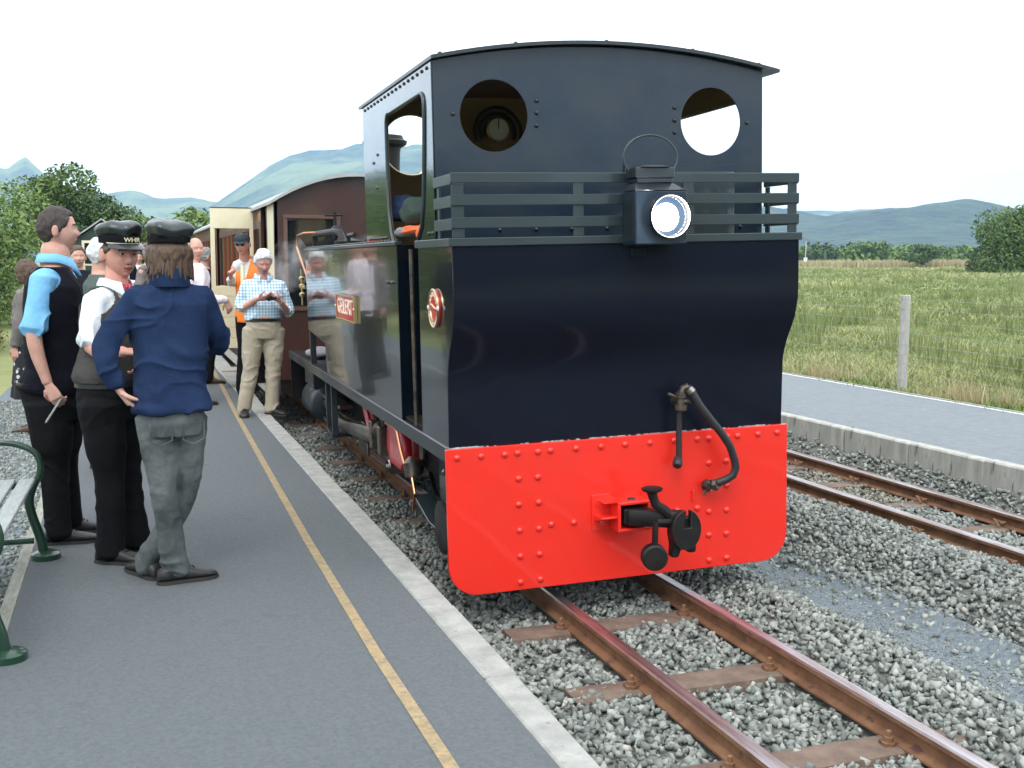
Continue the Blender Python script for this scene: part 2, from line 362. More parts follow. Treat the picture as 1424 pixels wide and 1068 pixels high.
# ------------------------------------------------------------------ tracks
def track(label, cx_l, cx_r, sleepers, y0, y1, yaw, clip_kind, px=0, z_s=-.105):
    t = thing('railway_track', label, 'railway track', (px, 0, 0), (0,0,yaw), 'railway tracks')
    for cx in (cx_l, cx_r):
        cx -= px
        w2 = .031
        prof = [(-.05,-.105),(.05,-.105),(.05,-.096),(.009,-.086),(.007,-.036),(w2,-.026),(w2,-.008),(w2-.007,0),(-w2+.007,0),(-w2,-.008),(-w2,-.026),(-.007,-.036),(-.009,-.086),(-.05,-.096)]
        b = MB(); b.prism(prof, lambda a, c, tt: (cx+a, tt, c), y0, y1)
        r = b.build('rail', [M['rust'], M['railtop']], t, smooth=True, ang=25)
        for p in r.data.polygons:
            if p.normal.z > .35 and p.center.z > -.01: p.material_index = 1
    sl0 = None
    for y in sleepers:
        if sl0 is None:
            b = MB(); x0, x1 = (cx_l-.36-px, cx_r+.34-px)
            prof = [(-.115,-.16),(-.085,-.008),(-.07,0),(.07,0),(.085,-.008),(.115,-.16)]
            b.prism(prof, lambda a, c, tt: (tt, a, c+z_s), x0, x1)
            s = b.build('sleeper', M['sleeper'], t); s.location = (0, y, 0); sl0 = s
            cb = MB()
            if clip_kind == 'bolt':
                cb.lathe((0,0,z_s), (0,0,1), [(0,.03),(.012,.03),(.014,.019),(.032,.019),(.034,.011),(.055,.011),(.058,.006)], 8)
                cb.box(-.03,.03,-.022,.022,z_s,z_s+.014)
            else:
                cb.tube([(-.03,-.03,z_s+.01),(-.035,0,z_s+.045),(-.02,.035,z_s+.05),(.02,.038,z_s+.035),(.035,.0,z_s+.03),(.02,-.03,z_s+.04),(-.01,-.02,z_s+.03)], .009, 6)
            clips = []
            for cx in (cx_l, cx_r):
                for sx in (-1, 1):
                    xx = cx-px+sx*.072
                    c = cb.build('clip', M['rust'], s) if not clips else link_copy(clips[0], s)
                    c.location = (xx, sx*.012, 0); c.rotation_euler = (0,0, pi if sx > 0 else 0); clips.append(c)
        else:
            s = link_copy(sl0, t, (0, y+random.uniform(-.012,.012), 0), rot=(0,0,random.uniform(-.006,.006)))
            for c in clips: link_copy(c, s, c.location, rot=c.rotation_euler)
    return t
track('near railway track with rusty rails running under the dark locomotive', -.375, .325, [-.14+.85*k for k in range(-8, 20)], -8.5, 26, 0, 'bolt', z_s=-.1)
track('empty far railway track with rusty rails beside the far grey platform', 2.69, 3.4, [.06+.85*k for k in range(-9, 30)], -8.5, 32, 0, 'spring', z_s=-.1)

# ------------------------------------------------------------------ ballast (loose stone)
def bed_z(X, Y):
    z = np.interp(X, [-1.2,-.95,-.45,-.3,.25,.42,.75,1.0,1.1,1.45,1.6,1.95,2.35,2.6,2.75,3.35,3.5,3.62,3.76],
                     [-.09,-.12,-.12,-.12,-.12,-.11,-.05,-.10,-.165,-.17,-.11,-.015,-.03,-.10,-.12,-.12,-.08,.0,.07])
    return z + noise3(np.stack([X*1.7, Y*1.7, X*0], -1), 4)*.018
def icosa():
    t = (1+5**.5)/2
    v = np.array([(-1,t,0),(1,t,0),(-1,-t,0),(1,-t,0),(0,-1,t),(0,1,t),(0,-1,-t),(0,1,-t),(t,0,-1),(t,0,1),(-t,0,-1),(-t,0,1)])/np.hypot(1,t)
    f = np.array([(0,11,5),(0,5,1),(0,1,7),(0,7,10),(0,10,11),(1,5,9),(5,11,4),(11,10,2),(10,7,6),(7,1,8),(3,9,4),(3,4,2),(3,2,6),(3,6,8),(3,8,9),(4,9,5),(2,4,11),(6,2,10),(8,6,7),(9,8,1)])
    return v, f
def cubo():
    s_ = .72; v = np.array([(x,y,z) for z in (-s_,s_) for y in (-s_,s_) for x in (-s_,s_)])
    f = np.array([(0,2,1),(1,2,3),(4,5,6),(5,7,6),(0,1,4),(1,5,4),(2,6,3),(3,6,7),(0,4,2),(2,4,6),(1,3,5),(3,7,5)]); return v, f
def octa():
    v = np.array([(1,0,0),(-1,0,0),(0,1,0),(0,-1,0),(0,0,1),(0,0,-1)], float)
    return v, np.array([(0,2,4),(2,1,4),(1,3,4),(3,0,4),(2,0,5),(1,2,5),(3,1,5),(0,3,5)])
def stones(name, P, size, base, m, tintf=None, zs=.62):
    v0, f0 = base; k = len(v0); n = len(P)
    jit = rng.uniform(.48, 1.2, (n, k, 1)); sc = size*rng.uniform(.6, 1.35, (n,1,1))*np.stack([rng.uniform(.8,1.35,n), rng.uniform(.6,1.0,n), rng.uniform(.45,.8,n)], -1)[:,None,:]
    V = v0[None]*jit*sc
    q = rng.normal(size=(n,4)); q[:,1:3] *= .55; q /= np.linalg.norm(q, axis=1, keepdims=True)
    w_, x, y, z = q[:,0], q[:,1], q[:,2], q[:,3]
    # mostly yaw with moderate tilt
    w_, x, y, z = q[:,0], q[:,1], q[:,2], q[:,3]
    Rm = np.stack([1-2*(y*y+z*z),2*(x*y-z*w_),2*(x*z+y*w_),2*(x*y+z*w_),1-2*(x*x+z*z),2*(y*z-x*w_),2*(x*z-y*w_),2*(y*z+x*w_),1-2*(x*x+y*y)], -1).reshape(n,3,3)
    V = np.einsum('nij,nkj->nki', Rm, V) + P[:,None,:]
    F = (f0[None] + (np.arange(n)*k)[:,None,None]).reshape(-1,3)
    tn = rng.uniform(0,1,n) if tintf is None else tintf
    return np_mesh(name, V.reshape(-1,3), F, m, tint=np.repeat(tn, len(f0)))
def scatter(x0, x1, y0, y1, dens, lift=.012, keep=None):
    n = int((x1-x0)*(y1-y0)*dens); X = rng.uniform(x0,x1,n); Y = rng.uniform(y0,y1,n)
    Z = bed_z(X, Y) + rng.uniform(-.012, lift, n); return np.stack([X,Y,Z], -1)
bedx = np.linspace(-1.24, 3.8, 60); bedy = np.linspace(-9, 28, 90)
BX, BY = np.meshgrid(bedx, bedy); BZ = bed_z(BX.ravel(), BY.ravel()) - .018
V = np.stack([BX.ravel(), BY.ravel(), BZ], -1); n_ = 60; ii = np.arange(59*89); a_ = (ii//59)*n_ + ii % 59
tag(np_mesh('ballast_bed', V, np.stack([a_,a_+1,a_+1+n_,a_+n_], -1), M['bed'], smooth=True), kind='structure')
fx = np.linspace(.98, 1.62, 14); FXg, FYg = np.meshgrid(fx, bedy)
wob = noise3(np.stack([FXg.ravel()*0, FYg.ravel()*.9, FXg.ravel()*0], -1), 8)*.1
V = np.stack([FXg.ravel()+wob, FYg.ravel(), bed_z(FXg.ravel(), FYg.ravel())+.0], -1); ii = np.arange(13*89); a_ = (ii//13)*14 + ii % 13
tag(np_mesh('gravel_path', V, np.stack([a_,a_+1,a_+15,a_+14], -1), M['fines'], smooth=True), kind='structure')
def clear_sleepers(P, sl, xa, xb, z=-.1):
    keep = np.ones(len(P), bool)
    for y in sl: keep &= ~((np.abs(P[:,1]-y) < .066+.024*rng.normal(size=len(P))) & (P[:,0] > xa) & (P[:,0] < xb))
    return P[keep]
SL1 = [-.14+.85*k for k in range(-8, 20)]; SL2 = [.06+.85*k for k in range(-9, 30)]
def clear_rail(P, xsr):
    keep = np.ones(len(P), bool)
    for x in xsr: keep &= np.abs(P[:,0]-x) > .055
    return P[keep]
A = np.concatenate([scatter(-1.13, 1.03, -3.4, 2.4, 1500), scatter(1.5, 3.74, -3.0, 3.2, 1200, .02), scatter(.98, 1.16, -3.4, 3, 500), scatter(1.1, 1.5, -3.4, 3, 90), scatter(1.4, 1.6, -3.4, 3, 450)])
A = clear_sleepers(A, SL1, -.60, .52); A = clear_sleepers(A, SL2, 2.66, 3.44); A = clear_rail(A, [-.375,.325,2.69,3.4])
dA = np.hypot(A[:,0]-CAM[0], A[:,1]-CAM[1])
ang = np.degrees(np.arctan2(A[:,0]-CAM[0], A[:,1]-CAM[1])); A = A[(ang > -8) & (ang < 52)]
rustm = ((np.abs(A[:,0]+.02) < .55) | (np.abs(A[:,0]-3.05) < .5)) & (noise3(A*[.8,.8,0], 11) > -.1)
tag(stones('ballast_stones', A[~rustm], .0205, cubo(), M['stone']), kind='stuff')
tag(stones('rusty_ballast_stones', A[rustm], .0195, cubo(), M['stone_rust']), kind='stuff')
B = np.concatenate([scatter(-1.12, 1.0, 2.4, 14, 800), scatter(1.5, 3.74, 3.2, 13, 560, .02)])
B = clear_rail(clear_sleepers(clear_sleepers(B, SL1, -.68, .6), SL2, 2.62, 3.5), [-.375,.325,2.69,3.4])
tag(stones('distant_ballast_stones', B, .025, octa(), M['stone']), kind='stuff')
chips = scatter(.95, 1.66, -3.4, 5, 5200, .004); tag(stones('gravel_path_chips', chips, .0075, octa(), M['stone']), kind='stuff')
# loose gravel left of the platform
n = 26000; X = -3.09-2.9*rng.uniform(0,1,n)**1.3; Y = rng.uniform(-1.5,9,n)
C_ = np.stack([X, Y, .10+.025*(-3.07-X)+rng.uniform(-.004,.008,n)], -1)
tag(stones('trackside_gravel', C_, .019, octa(), M['stone']), kind='stuff')
gb = MB(); tag(np_mesh('gravel_verge', np.array([(-11,-9,.30),(-3.07,-9,.10),(-3.07,22,.10),(-3.8,22,.12),(-4.0,8,.12),(-11,4.0,.30)]), np.array([(0,1,4,5),(1,2,3,4)]), M['fines']), kind='structure')

# ------------------------------------------------------------------ grass, rushes, weeds
def blades(name, P, hgt, wid, spread, nb, m, lean=.35, tint=None, kind='stuff'):
    n = len(P); k = nb
    base = np.repeat(P, k, 0); N_ = n*k
    a = rng.uniform(0, 2*pi, N_); rr = spread*np.sqrt(rng.uniform(0,1,N_))
    b = base + np.stack([np.cos(a)*rr, np.sin(a)*rr, np.zeros(N_)], -1)
    h = np.repeat(hgt if hasattr(hgt,'__len__') else np.full(n,hgt), k)*rng.uniform(.5,1.15,N_)
    la = a + rng.normal(0,.8,N_); ln = h*lean*rng.uniform(.2,1.4,N_)
    dirn = np.stack([np.cos(la), np.sin(la), np.zeros(N_)], -1); sa = rng.uniform(0,2*pi,N_)
    side = np.stack([np.cos(sa), np.sin(sa), np.zeros(N_)], -1)*(wid if np.isscalar(wid) else np.repeat(wid,k)[:,None])
    up = np.array([0,0,1.])
    mid = b + dirn*(ln*.35)[:,None] + up*(h*.6)[:,None]; tip = b + dirn*ln[:,None] + up*h[:,None]
    V = np.stack([b-side, b+side, mid+side*.8, mid-side*.8, tip], 1).reshape(-1,3); o = (np.arange(N_)*5)[:,None,None]
    F = (np.array([[0,1,2],[0,2,3],[3,2,4]])[None] + o).reshape(-1,3)
    tn = rng.uniform(0,1,N_) if tint is None else np.clip(np.repeat(tint,k)+rng.normal(0,.12,N_),0,1)
    return tag(np_mesh(name, V, F, m, tint=np.repeat(tn,3)), kind=kind)
def wedge(n, r0, r1, a0, a1, pw=1.6):
    r = r0 + (r1-r0)*rng.uniform(0,1,n)**pw; a = np.radians(rng.uniform(a0,a1,n))
    X = CAM[0]+np.sin(a)*r; Y = CAM[1]+np.cos(a)*r
    return np.stack([X, Y, ground_z(X,Y)-.01], -1), r
P, r = wedge(26000, 8.5, 34, 24, 52); k = (P[:,0] > 6.2); P = P[k]; r = r[k]
dn = noise3(P*[.55,.55,0], 15)
blades('meadow_grass', P, .12+.08*(dn+.4), .004+.00032*r, .12, 8, M['tuft'], .7, tint=.45+.3*dn)
P, r = wedge(20000, 30, 150, 22, 54, 1.3); P = P[P[:,0] > 6.2]; r = np.hypot(P[:,0]-CAM[0], P[:,1]-CAM[1]); dn = noise3(P*[.16,.16,0], 16)
blades('meadow_grass', P, (.16+.13*(dn+.3))*1.1, .012+.0007*r, .5, 5, M['tuft'], .6, tint=.4+.35*dn)
# rush clumps: darker, upright
P, r = wedge(420, 11, 120, 22, 54, 1.2); P = P[P[:,0] > 8]
P2 = np.repeat(P, 7, 0); P2[:,:2] += rng.normal(0,.28,(len(P2),2))
blades('rush_clumps', P2, rng.uniform(.35,.6,len(P2)), .012, .16, 9, M['tuft'], .3, tint=np.full(len(P2), .08))
# verge along the fence: dry seed heads and weeds
n = 2600; X = rng.uniform(6.18,6.75,n); Y = rng.uniform(1,16,n); P = np.stack([X,Y,ground_z(X,Y)],-1)
blades('verge_grass', P, .13+.07*noise3(P*2,17), .004, .06, 8, M['tuft'], .7, tint=.45+.3*noise3(P*1.5,18))
cl = [(6.45,4.9),(6.5,5.15),(6.4,4.6),(6.55,4.3),(6.5,7.7),(6.45,7.3),(6.6,3.6)]
P = np.concatenate([np.array([x,y,.12])+rng.normal(0,1,(26,3))*[.13,.16,0] for x,y in cl]); blades('dry_seed_heads', P, .33, .004, .03, 6, M['straw'], .25)
P = np.concatenate([np.array([x,y,.12])+rng.normal(0,1,(30,3))*[.12,.2,0] for x,y in [(6.3,4.2),(6.35,6.3),(6.3,6.7),(6.35,3.8)]]); blades('yellow_ragwort', P, .17, .012, .05, 7, M['weed'], .5)
# dry grass left of the gravel
n = 3800; X = rng.uniform(-7.5,-4.9,n); Y = rng.uniform(4,20,n); P = np.stack([X,Y,ground_z(X,Y)],-1)
blades('dry_bank_grass', P, .28, .007, .14, 7, M['straw'], .6)
# pale reed bed across the far side of the meadow
P, r = wedge(9000, 168, 178, 20, 56); blades('reed_bed', P, 1.15, .06, .7, 3, M['straw'], .2)

# ------------------------------------------------------------------ trees and bushes
def leaf_cloud(cl, n, size, seed, up=.35):
    """cl: list of (center, radii, weight); leaves near the surface of each lobe"""
    r_ = np.random.default_rng(seed); w_ = np.array([c[2] for c in cl], float); w_ /= w_.sum()
    idx = r_.choice(len(cl), n, p=w_); C0 = np.array([c[0] for c in cl])[idx]; R0 = np.array([c[1] for c in cl])[idx]
    d = r_.normal(size=(n,3)); d /= np.linalg.norm(d,axis=1,keepdims=True); rad = r_.uniform(.35,1.06,n)**.55
    P = C0 + d*R0*rad[:,None]
    nz_ = fbm(P*(2.2/np.mean(R0)), 3, seed); keep = nz_ > -.42; P = P[keep]; d = d[keep]; n = len(P)
    a = r_.normal(size=(n,3)); a /= np.linalg.norm(a,axis=1,keepdims=True); nrm = d*.5+a*.8+np.array([0,0,up]); nrm /= np.linalg.norm(nrm,axis=1,keepdims=True)
    t = np.cross(nrm, r_.normal(size=(n,3))); t /= np.linalg.norm(t,axis=1,keepdims=True); b = np.cross(nrm, t)
    s = size*r_.uniform(.55,1.3,n)[:,None]
    V = np.stack([P+t*s, P+b*s*.55, P-t*s, P-b*s*.55], 1).reshape(-1,3)
    F = (np.array([[0,1,2,3]])[None] + (np.arange(n)*4)[:,None,None]).reshape(-1,4)
    tn = np.clip(.45+.3*fbm(P*(1.1/np.mean(R0)),2,seed+3)+r_.normal(0,.2,n), 0, 1)
    return V, F, tn
def tree(base, h, wd, seed, label, m='leafA', n=5000, leaf=None, cat='tree', name='tree', trunk=True, low=.25, lobes=11, group=None, squash=1):
    rd = random.Random(seed); bx, by, bz = base
    t = thing(name, label, cat, base, group=group)
    leaf = leaf or wd*.03; cl = []
    for i in range(lobes):
        f = i/(lobes-1); zz = h*(low + (1-low)*(.08+.80*f)); ww = wd*.5*(sin(pi*min(.97,(.22+.70*f)))**.7)
        a = rd.uniform(0,2*pi); rr = ww*rd.uniform(.25,.75)
        R = wd*rd.uniform(.16,.27)
        cl.append(((cos(a)*rr, sin(a)*rr, min(zz, h-R*.6)), (R, R, R*.8*squash), R*R))
    if trunk:
        b = MB(); top = (rd.uniform(-.1,.1)*wd, rd.uniform(-.1,.1)*wd, h*.8); tr = max(.04, h*.018)
        b.tube([(0,0,-.3),(rd.uniform(-.02,.02)*wd,0,h*.2),(top[0]*.5,top[1]*.5,h*.5),top], [tr*1.3,tr,tr*.7,tr*.2], 8)
        for c in cl:
            z0 = c[0][2]*.5; b.tube([(top[0]*.4*z0/h*2,top[1]*.4*z0/h*2,z0),(c[0][0]*.5,c[0][1]*.5,(z0+c[0][2])*.52),c[0]], [tr*.5,tr*.34,tr*.1], 6)
        b.build('trunk', M['bark'], t)
    V, F, tn = leaf_cloud(cl, n, leaf, seed)
    np_mesh('crown', V, F, M[m], tint=tn, parent=t)
    return t
def gpt(u, dist):
    p = atd(u, dist); p[2] = ground_z([p[0]],[p[1]])[0] - .05; return tuple(p)
# big trees right
tree(gpt(1412, 92), 4.9, 8.6, 41, 'large rounded green tree at the right edge of the meadow', 'leafA', 34000, .115, low=.02, lobes=24, squash=1.0)
tree(gpt(1374, 97), 3.9, 4.6, 42, 'smaller bushy tree against the left side of the large meadow tree', 'leafB', 16000, .11, low=.02, lobes=16)
tree(gpt(1500, 95), 4.9, 9, 43, 'green tree half cut off beyond the right edge', 'leafB', 8000, .2, low=.02, lobes=16)
# hedge line across the meadow
hz = [(1120,230,3.6,9,0),(1140,215,4.4,10,1),(1160,240,3.8,10,0),(1178,225,3.5,9,2),(1200,205,4.2,9,0),(1213,205,4.4,8,0),(1236,235,3.6,9,1),(1250,220,3.8,9,2),(1268,240,4.4,12,0),(1300,230,3.4,10,1),(1318,225,3.2,10,0),(1340,215,3.5,9,2),(1357,235,3.5,10,1),(1100,220,4,10,2),(1420,240,4,12,0),(1460,235,4,12,1),(1186,260,4.6,12,1),(1225,262,4.8,13,0),(1290,262,4.6,14,2),(1330,262,4.4,13,0)]
LB = ['mid green tree in the far hedge line','dark green tree in the far hedge line','pale green tree in the far hedge line']
ORD = ['leftmost','second','third','fourth','fifth','sixth','seventh','eighth','ninth','tenth']
cnt = {0:0,1:0,2:0}
for i, (u, d, h, wd, kd) in enumerate(sorted(hz)):
    nth = ORD[cnt[kd]]; cnt[kd] += 1
    tree(gpt(u, d), h*.92, wd, 60+i, LB[kd] + ', ' + nth + (' of its colour' if nth == 'leftmost' else ' of its colour from the left'), ['leafA','leafB','leafC'][kd], 1500, .5, low=.02, lobes=9, group='hedge line trees, '+['mid green','dark green','pale green'][kd])
tree(gpt(1283, 165), 3.3, 5.5, 90, 'small isolated dark tree with a short trunk standing before the pale reed bed', 'leafB', 2600, .2, low=.32, lobes=9, squash=.7)
# utility pole with small white sign in the distance
p = gpt(1120, 150); t = thing('utility_pole', 'thin pale pole standing far off in front of the hedge line', 'pole', p)
MB().tube([(0,0,-.3),(0,0,3.6)], .07, 6).build('shaft', M['post'], t); MB().box(-.25,.25,-.04,.04,1.0,1.5).build('notice', M['paint'], t)
# trees left
tree((-5.9,17.5,.1), 3.2, 3.4, 101, 'dense green bush at the left edge behind the man in the black waistcoat', 'leafA', 30000, .038, low=.0, lobes=26, cat='bush', name='bush')
tree((-5.9,12.5,.1), 2.3, 2.2, 102, 'low dark bush nearest the gravel at the left edge', 'leafB', 15000, .036, low=.0, lobes=16, cat='bush', name='bush')
tree((-6.9,26,.2), 3.7, 5.6, 103, 'tall light green tree at the left edge', 'leafC', 26000, .06, low=.0, lobes=24)
tree((-4.5,40,.3), 4.9, 4.5, 104, 'airy tree with its trunk showing above the man with short hair', 'leafA', 17000, .075, low=.3, lobes=14)
tree((-3.2,39,.3), 3.9, 3.0, 105, 'round topped tree behind the green shed', 'leafB', 15000, .07, low=.15, lobes=15)
tree((-8.5,33,.3), 4.1, 5.6, 106, 'broad mid green tree far left behind the light green tree', 'leafA', 15000, .085, low=.1, lobes=15)
tree((-6.9,33,.3), 3.4, 4.2, 109, 'pale bush low between the tall left trees', 'leafC', 8000, .09, low=0, lobes=15, cat='bush', name='bush')
tree((-1.9,31,.2), 2.9, 2.6, 107, 'round green bush behind the two peaked caps', 'leafA', 9000, .07, low=0, lobes=14, cat='bush', name='bush')
tree((.2,44,.2), 3.6, 4.5, 108, 'light green bush at the far end of the train', 'leafC', 6000, .12, low=0, lobes=12, cat='bush', name='bush')
tree((-11.5,52,.4), 5.4, 7, 110, 'tall dark tree at the far left of the tree group', 'leafB', 12000, .12, low=.1, lobes=15)
# trees behind the viewer, seen as dark reflections
for i, (x, y, h, wd) in enumerate([(-9,-26,4.5,8),(-1,-30,4.2,9),(7,-28,4.6,9),(15,-26,4.3,9),(24,-24,4.8,10),(-18,-22,5,9),(32,-16,5,10)]):
    tree((x,y,.2), h, wd, 130+i, 'bushy tree beyond the platform end, outside the picture', 'leafB', 2200, .4, low=0, lobes=10, group='trees behind the viewer')

# ------------------------------------------------------------------ wire fence
fy = [5.96+4*k for k in range(-3, 8)]
fz = .15; t = thing('wire_fence', 'post and wire fence between the far platform and the meadow', 'fence', (6.458, 5.96, fz))
pb = MB(); pb.prism([(-.045,-.04),(.045,-.04),(.05,.03),(-.045,.045)], lambda a,b,tt: (a,b,tt), -.3, 1.235)
post = pb.build('post', M['post'], t, bevel=.006)
for y in fy:
    if abs(y-5.96) > .1: link_copy(post, t, (random.uniform(-.02,.02), y-5.96, random.uniform(-.03,.02)), rot=(random.uniform(-.02,.02), random.uniform(-.02,.02), random.uniform(-.2,.2)))
for i, z in enumerate([.10,.20,.30,.41,.52,.64,.78,.93,1.07,1.19]):
    pts = []
    for k in range(len(fy)-1):
        for j in range(4): pts.append((-.05, fy[k]-5.96+j, z - .012*sin(pi*j/4)+random.uniform(-.003,.003)))
    MB().tube(pts, .0019, 5).build('wire', M['wire'], t)

# ------------------------------------------------------------------ shed, notice board
t = thing('shed', 'dark green corrugated gable-ended shed behind the platform trees', 'shed', (-3.1, 31, .15))
b = MB(); nrib = 36
for k in range(nrib):
    x0 = -1.5 + 3.0*k/nrib; x1 = x0 + 3.0/nrib*.55; top = 2.78 - abs((x0+x1)/2)*.72
    b.add([(x0,-.02,-.2),(x1,-.02,-.2),(x1,-.02,top),(x0,-.02,top),(x0,.01,-.2),(x1,.01,-.2),(x1,.01,top),(x0,.01,top)], [(0,1,2,3),(4,7,6,5),(0,4,5,1),(1,5,6,2),(2,6,7,3),(3,7,4,0)])
b.build('gable_rib', M['shed'], t, smooth=False)
MB().prism([(-1.5,-.2),(1.5,-.2),(1.5,1.72),(0,2.80),(-1.5,1.72)], lambda a,c,tt: (a,tt,c), .012, 5.0).build('wall', M['shed'], t, smooth=False)
for sx in (-1, 1):
    MB().add([(0,-.12,2.90),(sx*1.68,-.12,1.69),(sx*1.68,5.1,1.69),(0,5.1,2.90),(0,-.12,2.85),(sx*1.68,-.12,1.64),(sx*1.68,5.1,1.64),(0,5.1,2.85)], [(0,1,2,3),(4,7,6,5),(0,4,5,1),(1,5,6,2),(2,6,7,3),(3,7,4,0)]).build('roof', M['roofgrey'], t, smooth=False)
t = thing('notice_board', 'small cream framed notice board between the bare headed man and the white haired man', 'notice board', (-2.98, 14, .19))
for sx in (-.13, .13): MB().box(sx-.02, sx+.02, -.02, .02, 0, 1.9).build('post', M['cream'], t, bevel=.004)
MB().box(-.15,.15,-.026,-.02,1.5,1.9).build('frame', M['cream'], t); MB().box(-.11,.11,-.032,-.027,1.53,1.86).build('panel', M['glass'], t)
# ------------------------------------------------------------------ coaches
def arc_roof(hw, ze, za, n=14, over=0):
    pts = []
    for i in range(n+1):
        x = -(hw+over) + 2*(hw+over)*i/n; pts.append((x, ze + (za-ze)*(1-(x/(hw+over))**2)))
    return pts
def coach(y0, y1, label, lead):
    HW = .93; t = thing('railway_coach', label, 'railway coach', (0, y0, 0), group='coaches of the train')
    YL = y1-y0; top = arc_roof(HW, 2.42, 2.73)
    end = [(-HW,.45)] + [(x, z-.02) for x, z in top] + [(HW,.45)]
    win = [(-.40,1.28),(-.40,2.22),(-.78,2.20),(-.78,1.28)]; win = [(-.79,1.28),(-.25,1.28),(-.25,2.24),(-.79,2.21)]; w2 = [(-x,z) for x,z in win][::-1]
    for yy_, nm in ((0,'end_wall'),(YL-.05,'end_wall')):
        e = MB().prism(end, lambda a,c,tt: (a,tt,c), yy_, yy_+.05, holes=[win,w2]).build(nm, M['brown'], t, smooth=False)
        if yy_ == 0:
            for wn in (win, w2):
                xa, xb = min(p[0] for p in wn), max(p[0] for p in wn); f = MB()
                f.box(xa-.045,xb+.045,-.025,.0,2.235,2.275); f.box(xa-.045,xa,-.02,.0,1.24,2.235); f.box(xb,xb+.045,-.02,.0,1.24,2.235); f.box(xa-.045,xb+.045,-.02,.0,1.22,1.262)
                wf = f.build('window_frame', M['trim'], e, bevel=.003); MB().box(xa,xb,.02,.026,1.28,2.235).build('pane', M['glass'], wf)
    # roof
    R = []
    for yy_ in (-.09, YL+.09):
        o = arc_roof(HW, 2.415, 2.74, 16, .06); inn = [(x, z-.035) for x, z in o][::-1]; R.append([(x,yy_,z) for x,z in o+inn])
    MB().rings(R).build('roof', M['roofgrey'], t, ang=30)
    MB().box(-HW+.02, HW-.02, .05, YL-.05, .45, .56).build('floor', M['dark'], t, smooth=False)
    sol = MB().box(-HW+.04, HW-.04, .03, YL-.03, .30, .45).build('underframe', M['black'], t, smooth=False)
    for yb in (1.1, YL-1.1):
        for dy in (-.35,.35):
            for sx in (-1,1):
                MB().lathe((sx*.33,yb+dy,.27),(sx,0,0),[(-.05,.27),(0,.27),(.0,.25),(.05,.25),(.06,.06),(.09,.05)],20).build('wheel', M['black'], t)
    # side walls: panels, doors, windows
    for sx in (-1, 1):
        def sb(y_0, y_1, z_0, z_1, m, nm, off=0, th=.04, par=None):
            xa, xb = sorted((sx*(HW+off), sx*(HW+off-th))); return MB().box(xa, xb, y_0, y_1, z_0, z_1).build(nm, m, par or t, bevel=.003)
        dooropen = lead and sx == -1
        y = .0
        if dooropen:
            s = sb(.0,.05,.45,2.42,M['brown'],'corner_post',off=.004); sb(.052,.66,.45,1.28,M['brown'],'side_panel'); sb(.052,.66,1.28,2.40,M['cream'],'side_panel')
            sb(.66,.72,.45,2.42,M['brown'],'door_post',off=.004); sb(1.24,1.30,.45,2.42,M['brown'],'door_post',off=.004)
            y = 1.30
        else:
            sb(.0,.05,.45,2.42,M['brown'],'corner_post',off=.004); y = .05
        k = 0; bay = (YL-y)/max(1, round((YL-y)/.78))
        while y < YL-.05:
            y2 = min(y+bay, YL); pw_ = .09
            s = sb(y, y2, .45, 1.32, M['teak'], 'side_panel'); sb(y, y2, 2.25, 2.42, M['teak'], 'cornice_panel')
            sb(y, y+pw_, 1.32, 2.25, M['teak'], 'pillar', off=.008); sb(y+pw_, y2, 1.32, 1.36, M['teak'], 'sill', off=.016)
            sb(y+pw_, y2, 1.36, 2.25, M['glass'], 'pane', off=-.018, th=.006)
            sb(y+pw_+.02, y2-.02, 2.16, 2.25, M['trim'], 'ventilator', off=.006)
            if k % 2 == 0:
                d = sb(y+.012, y+.03, .5, 2.24, M['trim'], 'door_bead', off=.012); MB().tube([(sx*(HW+.02),y2-.1,1.22),(sx*(HW+.05),y2-.1,1.22),(sx*(HW+.05),y2-.1,1.12)],.01,6).build('door_handle', M['brass'], t)
            y = y2; k += 1
    # footboard
    MB().box(-1.04,-.90,.2,YL-.2,.30,.325).build('footboard', M['timber'], t, bevel=.003)
    MB().box(.90,1.04,.2,YL-.2,.30,.325).build('footboard', M['timber'], t, bevel=.003)
    if lead:
        d = thing('open_door', None, None); d['label'] = 'open cream carriage door swung out over the platform'; del d['label']
        bpy.data.objects.remove(d)
        yD = 9.06-y0; x0, x1 = -1.478, -.958; b = MB()
        # lower tongue boards
        dr = MB(); dr.box(x0, x1, yD+.012, yD+.03, .68, 1.46); frame = dr.build('door', M['cream'], t, label='open cream carriage door swung out over the platform', smooth=False)
        nb = 6
        for i in range(nb):
            z0 = .68 + i*.78/nb; MB().box(x0+.001, x1-.001, yD-.006, yD+.012, z0+.002, z0+.78/nb-.002).build('board', M['cream'], frame, bevel=.003)
        MB().box(x0, x1, yD-.006, yD+.03, 2.17, 2.42).build('top_rail', M['cream'], frame, bevel=.004)
        MB().box(x0, x0+.052, yD-.006, yD+.03, 1.46, 2.17).build('stile', M['cream'], frame, bevel=.003)
        MB().box(x1-.045, x1, yD-.006, yD+.03, 1.46, 2.17).build('stile', M['cream'], frame, bevel=.003)
        MB().box(x0, x1, yD+.031, yD+.04, .68, 1.455).build('back_board', M['teak'], frame, smooth=False)
        MB().box(x0+.0, x0+.075, yD-.035, yD-.007, 1.22, 1.33).build('door_lock', M['brass'], frame, bevel=.006)
        MB().box(x0-.003, x1+.003, yD-.010, yD+.034, 2.421, 2.432).build('top_bead', M['trim'], frame)
        MB().box(-1.40,-.93,yD-.25,yD+.2,.40,.425).build('step', M['post'], t, bevel=.004)
    return t
coach(7.2, 14.6, 'leading brown railway coach with cream open door beside the platform', True)
coach(15.2, 22.0, 'varnished teak railway coach beyond the leading brown coach', False)

